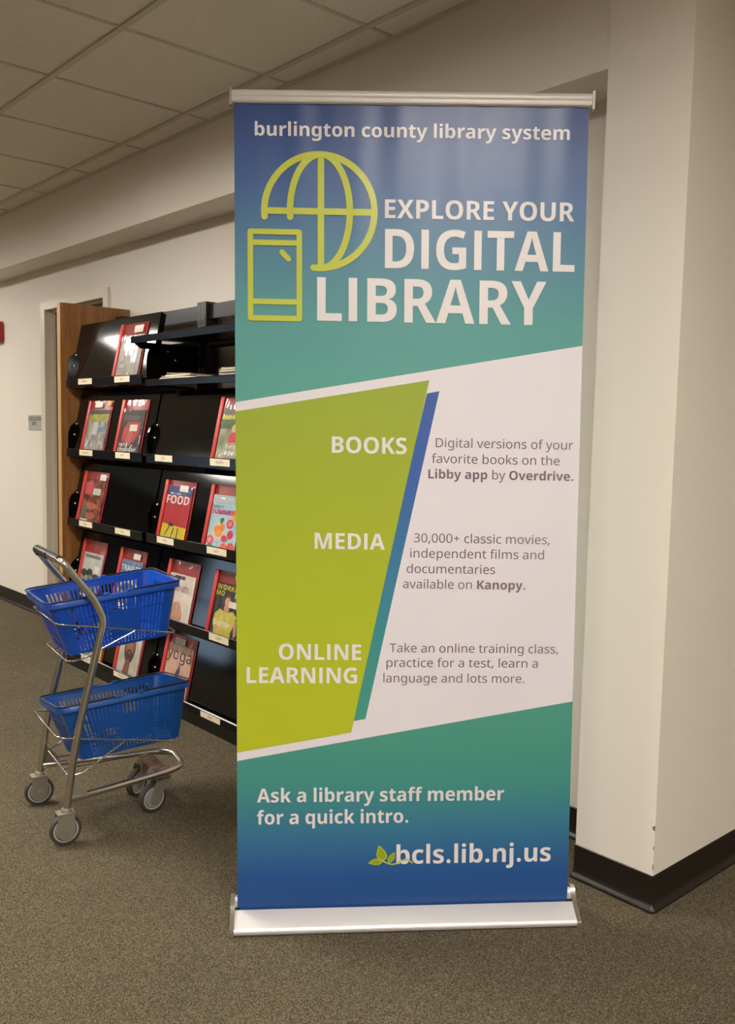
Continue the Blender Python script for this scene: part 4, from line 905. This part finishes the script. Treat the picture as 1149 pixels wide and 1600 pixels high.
magazine(1, 3.383, 'magazine with a yellow title and a blond woman in a red top', photo('photo_field', [(104, 116, 82), (150, 148, 118), (190, 180, 156)], 14),
         [(R4(0, .86, 1, 1), paint((112, 104, 84))), (R4(0, .62, .5, .78), photo('photo_leaves', [(44, 74, 40), (86, 118, 70)], 30)), (blob(.52, .62, .13, .085), paint((206, 180, 120))), (blob(.53, .6, .085, .06), paint((214, 160, 132))), ([(.34, .38), (.66, .38), (.7, .5), (.6, .56), (.44, .56), (.34, .5)], paint((200, 52, 58))), ([(.7, .1), (.98, .1), (.98, .62), (.8, .6)], paint((196, 204, 190)))],
         [('here', 'B', .04, .62, .79, .075, paint((236, 220, 50))), ('best', 'R', .3, .68, .28, .07, white_m), ('ideas', 'R', .25, .7, .18, .07, white_m)], [(.17, .015, .52, .07, ST)], w=.28, h=.30, pageh=.86)
magazine(2, 4.762, 'food magazine with browned meat, pink title block, leftmost of third shelf', photo('photo_meat', [(48, 28, 18), (120, 56, 34), (176, 96, 70)], 18, (1, 1.6, 1)),
         [(R4(.06, .66, .42, .92), paint((206, 84, 90))), (R4(.46, .66, .84, .80), paint((204, 200, 186))), (blob(.45, .42, .3, .08), photo('photo_pork', [(150, 70, 44), (196, 120, 92)], 30)), (blob(.5, .22, .28, .07), photo('photo_pork', [(150, 70, 44), (196, 120, 92)], 30)), (blob(.2, .3, .14, .14), photo('photo_herbs', [(60, 74, 44), (120, 126, 96)], 40))],
         [], [(.70, .85, .95, .96, ST), (.17, .01, .48, .13, paint((206, 204, 198)))], w=.284, h=.298, pageh=.88)
magazine(2, 3.863, 'red and yellow magazine with big white title letters on the third shelf', paint((176, 42, 46)),
         [(R4(0, .84, 1, 1), photo('photo_navy', [(38, 48, 92), (70, 88, 150)], 40)), ([(0, 0), (1, 0), (1, .29), (.7, .3), (.3, .32), (0, .33)], paint((206, 184, 38))), ([(.15, .1), (.2, .12), (.34, .27), (.30, .29)], paint((40, 46, 30))), ([(.42, .05), (.46, .05), (.53, .26), (.49, .27)], paint((40, 46, 30))), ([(.66, .06), (.70, .06), (.70, .27), (.66, .28)], paint((40, 46, 30))), (blob(.38, .32, .12, .035), paint((52, 66, 44)))],
         [('FOOD', 'B', .02, .93, .69, .145, paint((240, 222, 214)))], [(.52, .83, .80, .93, ST), (.17, .015, .42, .07, paint((190, 188, 186)))], w=.268, h=.298, pageh=.92)
magazine(2, 3.455, 'fruit covered pale blue magazine beside the banner on the third shelf', photo('photo_sky', [(156, 192, 204), (190, 212, 214)], 10),
         [(blob(.36, .36, .24, .16), paint((214, 204, 190))), (blob(.3, .4, .1, .07), paint((230, 150, 50))), (blob(.46, .44, .1, .07), paint((236, 140, 44))), (blob(.38, .33, .12, .06), paint((240, 160, 70))), (blob(.72, .52, .12, .08), paint((214, 70, 90))), (blob(.72, .52, .07, .045), paint((236, 130, 130))), (blob(.78, .34, .1, .075), paint((206, 60, 84))), (blob(.12, .2, .13, .08), paint((216, 84, 100))), (blob(.12, .2, .08, .05), paint((240, 150, 150))), (blob(.6, .26, .1, .06), paint((226, 64, 84))), (blob(.85, .68, .13, .1), paint((240, 168, 60))), (blob(.62, .1, .14, .08), paint((232, 104, 60))), (blob(.86, .12, .12, .09), paint((222, 84, 66))), ([(.0, .06), (.3, .02), (.34, .1), (.12, .14)], paint((90, 140, 50))), ([(.42, .5), (.52, .58), (.46, .62), (.36, .58)], paint((70, 120, 44))), (R4(.0, .86, .7, .99), paint((178, 186, 186)))],
         [('best of', 'R', .04, .42, .77, .055, paint((40, 60, 70))), ('SUMMER', 'B', .02, .84, .67, .08, paint((214, 36, 110)))], [(.82, .80, 1.0, .93, ST), (.46, .015, .86, .075, paint((226, 222, 216)))], w=.272, h=.30, pageh=.86)
magazine(3, 4.778, 'magazine showing a figure under dark trees, leftmost of fourth shelf', photo('photo_hazysky', [(178, 176, 166), (206, 204, 196)], 8),
         [([(0, 0), (1, 0), (1, .38), (.6, .4), (.3, .43), (0, .42)], photo('photo_meadow', [(112, 110, 74), (170, 164, 132)], 30)), (blob(.16, .5, .16, .09), photo('photo_trees', [(34, 40, 24), (66, 74, 44)], 40)), (blob(.45, .52, .16, .1), photo('photo_trees', [(34, 40, 24), (66, 74, 44)], 40)), (blob(.8, .45, .22, .07), photo('photo_trees', [(34, 40, 24), (66, 74, 44)], 40)), ([(.38, .02), (.58, .02), (.58, .34), (.53, .4), (.43, .4), (.38, .32)], paint((66, 78, 104))), (blob(.48, .44, .06, .04), paint((160, 124, 100))), (R4(.08, .88, .9, .95), paint((120, 116, 106)))],
         [], [(.66, .42, .88, .55, ST)], w=.276, h=.298, pageh=.78)
magazine(3, 4.334, 'blue travel magazine with a pale vehicle, second on fourth shelf', photo('photo_blue', [(62, 90, 140), (104, 134, 178)], 8),
         [(R4(0, .93, 1, 1), paint((120, 126, 140))), ([(0, .3), (.1, .5), (.35, .6), (.65, .6), (.92, .5), (1, .3)], paint((206, 200, 180))), ([(.1, .34), (.2, .46), (.4, .52), (.62, .52), (.84, .46), (.9, .34)], paint((86, 92, 92))), (R4(0, 0, 1, .3), paint((150, 136, 104)))],
         [('TRAILER', 'B', .03, .96, .77, .12, white_m), ('LIFE', 'R', .55, .86, .68, .055, paint((214, 220, 228)))], [(.55, .84, .82, .94, ST)], w=.27, h=.30, pageh=.82)
magazine(3, 3.832, 'white magazine with red title over a tan hand, third on fourth shelf', paint((214, 202, 186)),
         [(R4(.2, .9, .6, .97), paint((66, 54, 48))), ([(.05, 0), (.6, 0), (.72, .16), (.66, .34), (.52, .46), (.36, .44), (.2, .3), (.08, .2)], photo('photo_hand', [(166, 112, 78), (206, 158, 120)], 14)), (R4(.1, .44, .3, .54), paint((222, 196, 60))), ([(.6, .5), (.95, .44), (.95, .62), (.62, .64)], paint((226, 214, 196)))],
         [('ndsmith', 'R', .02, .8, .66, .14, paint((140, 40, 46)))], [], w=.272, h=.30, pageh=.80)
magazine(3, 3.42, 'magazine with a woman in a yellow top beside the banner, fourth shelf', photo('photo_darkgreen', [(30, 26, 18), (62, 58, 36)], 14),
         [(blob(.46, .67, .17, .14), paint((96, 58, 36))), (blob(.46, .68, .1, .085), paint((206, 154, 122))), ([(.36, .46), (.56, .46), (.55, .6), (.37, .6)], paint((200, 146, 114))), ([(.12, .18), (.72, .18), (.8, .3), (.84, .46), (.68, .54), (.52, .5), (.4, .5), (.24, .54), (.08, .44), (.06, .3)], paint((206, 190, 66))), ([(.06, .32), (.14, .3), (.2, .16), (.5, .08), (.5, .14), (.2, .24)], paint((204, 150, 118))), ([(.78, .36), (.86, .4), (.92, .16), (.84, .08)], paint((204, 150, 118))), ([(.15, .0), (.75, .0), (.72, .18), (.14, .18)], paint((196, 178, 60)))],
         [('WORKING', 'B', .02, .98, .88, .09, paint((206, 190, 60))), ('MO', 'B', .02, .3, .77, .09, paint((206, 190, 60))), ('HER', 'B', .68, .98, .77, .09, paint((206, 190, 60))), ('Summer', 'R', .08, .7, .24, .1, white_m)], [(.55, .50, .84, .59, ST), (.17, .01, .5, .09, paint((190, 180, 172)))], w=.268, h=.30, pageh=.84)
magazine(4, 4.325, 'magazine with a bearded man in a pale hood on the lowest shelf', photo('photo_hood', [(176, 166, 146), (206, 200, 184)], 16),
         [(R4(0, .8, 1, 1), paint((70, 56, 44))), (blob(.5, .55, .26, .3), paint((96, 62, 44))), (blob(.5, .6, .2, .22), photo('photo_face', [(146, 94, 66), (176, 122, 90)], 16)), (blob(.5, .42, .17, .12), paint((72, 48, 38))), (blob(.5, .47, .07, .022), paint((150, 80, 70))), (blob(.43, .68, .035, .015), paint((50, 34, 28))), (blob(.58, .68, .035, .015), paint((50, 34, 28))), ([(.3, .0), (.6, 0), (.62, .26), (.5, .36), (.38, .28)], paint((130, 84, 60)))],
         [], [(.17, .05, .4, .18, paint((196, 186, 176)))], w=.262, h=.298, pageh=.9)
magazine(4, 4.735, 'yellow bordered magazine at the left end of the lowest shelf', photo('photo_khaki', [(120, 108, 72), (170, 156, 108)], 12), [(R4(.9, 0, 1, 1), paint((206, 176, 70)))], [], [], w=.272, h=.298)
magazine(4, 3.852, 'pinkish magazine with thin dark title letters, under the lower basket rim', photo('photo_skin', [(196, 146, 120), (214, 172, 150), (190, 150, 136)], 9),
         [(R4(0, .86, 1, 1), paint((150, 112, 84))), ([(.36, .2), (.5, .22), (.62, .52), (.58, .66), (.46, .5)], photo('photo_indigo', [(50, 48, 78), (96, 92, 130)], 30)), (R4(.62, .12, .92, .34), paint((196, 170, 166)))],
         [('yoga', 'R', .0, .98, .72, .21, paint((44, 30, 34)))], [(.30, .86, .66, .96, paint((176, 160, 140)))], w=.268, h=.298, pageh=.86)

# ---------------------------------------------------------------- newspapers on the flat shelf
def newspaper(x, y, z, lx, ly, t, rot, label, tint=None, sag=.004):
    M = Matrix.Translation(V((x, y, z))) @ Matrix.Rotation(rot, 4, 'Z')
    np_ = empty('newspaper', M, label, 'newspaper', 'newspapers on the flat shelf')
    n = 8
    for k in range(3):
        mb = MB(); vs = []
        e = .004 * k
        for side in (0, 1):
            for j in (0, 1):
                for i in range(n + 1):
                    s_ = i / n
                    zz = t / 3 * (k + (1 if side else 0)) * (1 - .35 * s_ ** 3) + sag * (1 - s_) ** 2 * (k > 1) - (.0004 if side else 0)
                    vs.append(V((-lx / 2 + e * (1 if j == 0 else -.3) + (lx - e) * j, ly / 2 - e - (ly - 2 * e) * s_, max(zz, 0.0002))))
        q = 2 * (n + 1)
        fs_ = []
        for i in range(n):
            fs_ += [(i, i + 1, n + 1 + i + 1, n + 1 + i), (q + i, q + n + 1 + i, q + n + 2 + i, q + i + 1), (i, q + i, q + i + 1, i + 1), (n + 1 + i, n + 2 + i, q + n + 2 + i, q + n + 1 + i)]
        fs_ += [(0, n + 1, q + n + 1, q), (n, q + n, q + 2 * n + 1, 2 * n + 1)]
        mb.add(vs, fs_); recalc(obj('folded_sheet', mb, tint if (tint and k == 2) else news_m, np_, local=True))
    return np_
newsred_m = mat('newsprint_red', rgb=(150, 90, 84), rough=.8); noise_color(newsred_m, [lin((190, 176, 160)), lin((150, 92, 86))], 30, 3)
zf = 1.5602
newspaper(2.19, 3.70, zf, .16, .30, .012, .05, 'folded newspaper lowest in the left stack on the flat shelf')
newspaper(2.20, 3.715, zf + .0135, .15, .26, .014, -.06, 'folded newspaper with reddish print on top of the left stack', newsred_m, .006)
newspaper(2.20, 3.47, zf, .17, .16, .006, .02, 'thin newspaper lying between the two stacks')
for k, (dy, rt) in enumerate(((0, 0.03), (.008, -.04), (-.006, .05), (.004, 0.0))):
    newspaper(2.21, 3.23 + dy, zf + .0092 * k, .16, .28, .009, rt, ['lowest newspaper of the right stack, next to the banner', 'second newspaper up in the stack next to the banner', 'third newspaper up in the stack next to the banner', 'topmost newspaper of the stack next to the banner'][k], None, .002)

# ---------------------------------------------------------------- cart
CM_ = Matrix.Translation(V((1.179, 2.894, 0))) @ Matrix.Rotation(math.radians(-9), 4, 'Z')
cart = empty('shopping_cart', CM_, 'chrome two-tier basket cart with grey wheels in front of the rack', 'cart')
L = dict(parent=cart, local=True)
side = [(.003, .100), (.026, .268), (.049, .39), (.093, .573), (.119, .685), (.126, .722), (.100, .782), (.043, .857), (.014, .895), (.0, .91)]
def sidepath(y):
    p = [V((a, y, b)) for a, b in side]
    return p
for y in (-.18, .18):
    obj('side_tube', MB().tube(sidepath(y)[:-1], .0122, 12, fillet=.022), tubechrome_m, smooth=50, **L)
hp = [V((.0145, -.18, .8943)), V((.002, -.178, .911)), V((-.002, -.15, .914)), V((-.002, .15, .914)), V((.002, .178, .911)), V((.0145, .18, .8943))]
obj('handle_bar', MB().tube(hp, .0122, 12, fillet=.02), tubechrome_m, smooth=50, **L)
obj('handle_grip', MB().tube([V((-.002, -.01, .914)), V((-.002, .150, .914)), V((.002, .174, .9115)), V((.012, .18, .8985))], .0150, 12, fillet=.018), gripblack_m, smooth=50, **L)
half = [(.0150 * math.cos(a_), .0150 * math.sin(a_)) for a_ in [math.radians(20 + 15 * k) for k in range(9)]] + [(.0128 * math.cos(a_), .0128 * math.sin(a_)) for a_ in [math.radians(140 - 15 * k) for k in range(9)]]
recalc(obj('handle_grip', MB().prism(half, frame((-.002, -.012, .914), (1, 0, 0), (0, 0, 1), (0, -1, 0)), .138), gripblack_m, smooth=50, **L))
base = [V((.012, -.178, .146)), V((.10, -.165, .146)), V((.385, -.098, .144)), V((.44, -.06, .143)), V((.455, .07, .142)), V((.42, .108, .142)), V((.10, .165, .142)), V((.014, .178, .142))]
obj('base_tube', MB().tube(base, .0118, 12, fillet=.045), tubechrome_m, smooth=50, **L)
for y in (-.18, .18):
    obj('gusset', MB().prism([(.022, .148), (.030, .205), (.074, .156), (.074, .146)], frame((0, y + .0015, 0), (1, 0, 0), (0, 0, 1), (0, -1, 0)), .003), steel_m, **L)
# wire rings and lower cradles
def wires(zr, zf_, zb, zm, xm, name_ring, name_cr, zside):
    ring = [V((-.018, -.163, zr)), V((.362, -.163, zf_)), V((.378, -.148, zf_ - .001)), V((.40, .148, zf_ - .001)), V((.385, .163, zf_)), V((-.018, .163, zr))]
    obj(name_ring, MB().tube(ring, .0032, 8, closed=True, fillet=.03), chrome_m, smooth=60, **L)
    cr = [V((xm, -.163, zm)), V((.06, -.157, zb + .006)), V((.022, -.14, zb)), V((.022, .14, zb)), V((.06, .157, zb + .006)), V((xm, .163, zm))]
    obj(name_cr, MB().tube(cr, .003, 8, fillet=.03), chrome_m, smooth=60, **L)
wires(.715, .648, .584, .668, .235, 'basket_ring', 'basket_cradle', 0)
wires(.347, .273, .207, .300, .20, 'basket_ring', 'basket_cradle', 0)
for z, x in ((.584, .10), (.207, .06)):
    for y in (-.06, .06):
        obj('cradle_rod', MB().tube([V((.022, y, z - .002 if z > .4 else z - .004)), V((x + .22, y, z + .030 if z > .4 else z - .002))], .0022, 6), chrome_m, smooth=60, **L)
for y in (-.18, .18):
    for x, z in ((.1165, .689), (.040, .335)):
        s_ = 1 if y > 0 else -1
        obj('weld_stub', MB().tube([V((x, y - s_ * .006, z)), V((x, y - s_ * .0185, z))], .0042, 8), chrome_m, smooth=60, **L)
# casters
def wheel(parent, M, name='wheel'):
    wr = obj(name, MB().lathe([(.040, -.0125), (.0475, -.0118), (.05, -.0075), (.05, .0075), (.0475, .0118), (.040, .0125), (.0395, .0085), (.0395, -.0085), (.040, -.0125)], M, 32), tyre_m, parent, 40, local=True)
    return wr
def caster(x, y, yaw, trail, rigid, first_label=None):
    c_ = obj('caster', MB(), steel_m, **L) if False else None
    M0 = Matrix.Translation(V((x, y, 0))) @ Matrix.Rotation(yaw, 4, 'Z')
    fk = MB()
    if rigid:
        hw = .0265
        prof = [(-hw, .106), (hw, .106), (hw, .046)] + [(hw * math.cos(a), .046 + hw * math.sin(a)) for a in [-PI * k / 10 for k in range(1, 10)]] + [(-hw, .046)]
        for yy in (-.0185, .0165):
            fk.prism(prof, M0 @ frame((0, yy + .002, 0), (1, 0, 0), (0, 0, 1), (0, -1, 0)), .002)
        fk.box((-hw - .001, -.021, .104), (hw + .001, .021, .108), M0)
        fk.lathe([(0, .12), (.014, .12), (.016, .115), (.017, .108), (0, .108)], M0 @ Matrix.Translation(V((.003, 0, 0))), 14)
    else:
        prof = [(-.016, .045), (-.010, .034), (0, .031), (.010, .035), (.016, .048), (.062, .108), (.064, .116), (.012, .116), (.004, .108)]
        for yy in (-.019, .017):
            fk.prism(prof, M0 @ frame((0, yy + .002, 0), (1, 0, 0), (0, 0, 1), (0, -1, 0)), .002)
        fk.box((.010, -.019, .113), (.064, .019, .116), M0)
        fk.lathe([(0, .132), (.017, .132), (.019, .128), (.022, .118), (.022, .1165), (0, .1165)], M0 @ Matrix.Translation(V((.036, 0, 0))), 14)
    c_ = recalc(obj('caster', fk, steel_m, smooth=35, **L))
    Mw = M0 @ frame((0, 0, .05), (1, 0, 0), (0, 0, 1))
    wheel(c_, Mw, 'tyre')
    for r0, r1, hgt, m_, nm in ((.0345, .0395, .0105, ring_m, 'wheel_ring'), (.0325, .0345, .008, tyredark_m, 'wheel_groove'), (0, .0325, .0112, hub_m, 'hub')):
        prof = [(r0, -hgt), (r1, -hgt), (r1, hgt), (r0, hgt)] + ([(r0, -hgt)] if r0 else [])
        if not r0: prof = [(0, -hgt), (r1 - .002, -hgt), (r1, -hgt + .002), (r1, hgt - .002), (r1 - .002, hgt), (0, hgt)]
        recalc(obj(nm, MB().lathe(prof, Mw, 32), m_, c_, 40, local=True))
    recalc(obj('axle', MB().lathe([(0, -.024), (.005, -.024), (.006, -.021), (.006, .021), (.005, .024), (0, .024)], Mw, 10), steel_m, c_, 40, local=True))
    return c_
caster(0, -.18, 0.0, 0, True)
caster(0, .18, 0.0, 0, True)
caster(.325, -.074, math.radians(10), .03, False)
caster(.322, .088, math.radians(35), .03, False)
pl = MB().box((.335, -.10, .1335), (.388, .115, .1375))
obj('caster_plate', pl, rust_m, **L)
for y in (-.078, .108):
    obj('plate_bolt', MB().lathe([(0, .148), (.007, .147), (.009, .141), (.009, .1376), (0, .1376)], Matrix.Translation(V((.362, y * .95, 0))), 10), steel_m, smooth=40, **L)

# ---------------------------------------------------------------- baskets
def make_basket(name, M, label, m_):
    bk = empty(name, M, label, 'basket', None)
    BL_, BW, BHt = .434, .29, .185
    def path(x0, x1, hw, r, nl, ns, na=4):
        """perimeter points with outward normals, from the near long side round; each entry (pos, normal, kind)"""
        P = []
        for k in range(nl + 1): P.append((V((x0 + r + (x1 - x0 - 2 * r) * k / nl, -hw, 0)), V((0, -1, 0)), 'L'))
        for k in range(1, na): a = math.radians(-90 + 90 * k / na); P.append((V((x1 - r + r * math.cos(a), -hw + r + r * math.sin(a), 0)), V((math.cos(a), math.sin(a), 0)), 'A'))
        for k in range(ns + 1): P.append((V((x1, -hw + r + (2 * hw - 2 * r) * k / ns, 0)), V((1, 0, 0)), 'S'))
        for k in range(1, na): a = math.radians(90 * k / na); P.append((V((x1 - r + r * math.cos(a), hw - r + r * math.sin(a), 0)), V((math.cos(a), math.sin(a), 0)), 'A'))
        for k in range(nl + 1): P.append((V((x1 - r - (x1 - x0 - 2 * r) * k / nl, hw, 0)), V((0, 1, 0)), 'L'))
        for k in range(1, na): a = math.radians(90 + 90 * k / na); P.append((V((x0 + r + r * math.cos(a), hw - r + r * math.sin(a), 0)), V((math.cos(a), math.sin(a), 0)), 'A'))
        for k in range(ns + 1): P.append((V((x0, hw - r - (2 * hw - 2 * r) * k / ns, 0)), V((-1, 0, 0)), 'S'))
        for k in range(1, na): a = math.radians(180 + 90 * k / na); P.append((V((x0 + r + r * math.cos(a), -hw + r + r * math.sin(a), 0)), V((math.cos(a), math.sin(a), 0)), 'A'))
        return P
    NL, NS = 53, 33
    top = path(0, BL_, BW / 2, .03, NL, NS); bot = path(.055, .394, .112, .025, NL, NS)
    rows = [0, .05, .19, .215, .40, .42, .64, .675, .87, 1.0]
    slot_rows = {1, 3, 5, 7}
    N = len(top)
    def kind(c):
        # column c spans path[c]..path[c+1]; returns side and index or None
        segs = [(0, NL, 'L'), (NL + 4, NS, 'S'), (NL + 4 + NS + 4, NL, 'L'), (2 * NL + NS + 12, NS, 'S')]
        for s0, n_, kd in segs:
            if s0 <= c < s0 + n_: return kd, c - s0, n_
        return None
    def is_slot(c, r_):
        if r_ not in slot_rows: return False
        k = kind(c)
        if not k: return False
        kd, i, n_ = k
        if i % 2 == 0: return False
        f = i / n_
        if kd == 'L':
            ff = f
            if .40 < ff < .70 and r_ in (3, 5): return False
            return .05 < f < .95
        return .12 < f < .88
    th = .0024
    mb = MB()
    idx = {}
    def vert(c, r_, side_):
        c %= N
        key = (c, r_, side_)
        if key not in idx:
            t = rows[r_]
            p = bot[c][0] * (1 - t) + top[c][0] * t
            n_ = (bot[c][1] * (1 - t) + top[c][1] * t).normalized()
            p = V((p.x, p.y, -BHt + BHt * t)) - n_ * (th if side_ else 0)
            idx[key] = len(mb.v); mb.v.append(p)
        return idx[key]
    nr = len(rows) - 1
    solid = lambda c, r_: 0 <= r_ < nr and not is_slot(c % N, r_)
    for c in range(N):
        for r_ in range(nr):
            if not solid(c, r_): continue
            a, b, d, e = (c, r_), (c + 1, r_), (c + 1, r_ + 1), (c, r_ + 1)
            mb.f.append([vert(*q, 0) for q in (a, b, d, e)]); mb.f.append([vert(*q, 1) for q in (e, d, b, a)])
            for (p, q, nb) in ((a, b, (c, r_ - 1)), (b, d, (c + 1, r_)), (d, e, (c, r_ + 1)), (e, a, (c - 1, r_))):
                if not solid(*nb): mb.f.append([vert(*q, 0), vert(*p, 0), vert(*p, 1), vert(*q, 1)])
    obj('basket_wall', mb, m_, bk, 35, local=True)
    # floor with slots
    mb = MB(); nx, ny = 41, 17
    X = lambda i: .057 + (.392 - .057) * i / nx
    Y = lambda j: -.110 + .220 * j / ny
    sol = lambda i, j: 0 <= i < nx and 0 <= j < ny and not (i % 2 == 1 and j % 4 != 0 and 1 < i < nx - 2 and 0 < j < ny - 1)
    ix = {}
    def gv(i, j, s_):
        if (i, j, s_) not in ix: ix[(i, j, s_)] = len(mb.v); mb.v.append(V((X(i), Y(j), -BHt + (0 if s_ else .003))))
        return ix[(i, j, s_)]
    for i in range(nx):
        for j in range(ny):
            if not sol(i, j): continue
            q = ((i, j), (i + 1, j), (i + 1, j + 1), (i, j + 1))
            mb.f.append([gv(*p, 0) for p in q]); mb.f.append([gv(*p, 1) for p in q[::-1]])
            for k, nb in enumerate(((i, j - 1), (i + 1, j), (i, j + 1), (i - 1, j))):
                if not sol(*nb): a, b = q[k], q[(k + 1) % 4]; mb.f.append([gv(*b, 0), gv(*a, 0), gv(*a, 1), gv(*b, 1)])
    obj('basket_floor', mb, m_, bk, 35, local=True)
    # rolled rim
    rim = path(0, BL_, BW / 2, .03, 12, 8)
    sec = [(-.003, -.004), (-.003, .001), (.007, .002), (.0095, -.001), (.0095, -.016), (.0072, -.016), (.0072, -.004)]
    mb = MB(); k_ = len(sec)
    for p, n_, _ in rim:
        for a, b in sec: mb.v.append(p + n_ * a + V((0, 0, b)))
    NN = len(rim)
    for i in range(NN):
        for k in range(k_): mb.f.append((i * k_ + k, ((i + 1) % NN) * k_ + k, ((i + 1) % NN) * k_ + (k + 1) % k_, i * k_ + (k + 1) % k_))
    rm = recalc(obj('rim', mb, m_, bk, 40, local=True))
    # pivot lugs
    for x in (.185, .262):
        for s_ in (-1, 1):
            obj('lug', MB().rbox((x - .011, s_ * (BW / 2 + .006) - .006, -.002), (x + .011, s_ * (BW / 2 + .006) + .006, .0085), .003), m_, rm, 40, local=True)
    # two folding wire handles laid back on the rim
    hw = BW / 2 + .0075
    for sgn, xe, xp in ((-1, -.010, .195), (1, BL_ + .010, .252)):
        y0_, z0_ = hw, .0052
        pts = [V((xp, -y0_, z0_)), V((xe - sgn * .02, -y0_, z0_)), V((xe, -y0_ + .02, z0_ + .001)), V((xe, y0_ - .02, z0_ + .001)), V((xe - sgn * .02, y0_, z0_)), V((xp, y0_, z0_))]
        obj('wire_handle', MB().tube(pts, .0029, 8, fillet=.015), wireblack_m, bk, 60, local=True)
    return bk
MU = CM_ @ Matrix.Translation(V((-.038, 0, .7735))) @ Matrix.Rotation(math.radians(-5.7), 4, 'Y')
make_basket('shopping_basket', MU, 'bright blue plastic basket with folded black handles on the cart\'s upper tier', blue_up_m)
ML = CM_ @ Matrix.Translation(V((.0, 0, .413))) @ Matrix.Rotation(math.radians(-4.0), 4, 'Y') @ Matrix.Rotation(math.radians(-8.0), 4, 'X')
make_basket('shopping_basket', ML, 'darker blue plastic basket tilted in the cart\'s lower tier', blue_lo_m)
for o in scene.objects:
    if o.name.startswith('shopping_basket') and o.type == 'EMPTY': o['group'] = 'blue baskets on the cart'
bpy.context.view_layer.update()
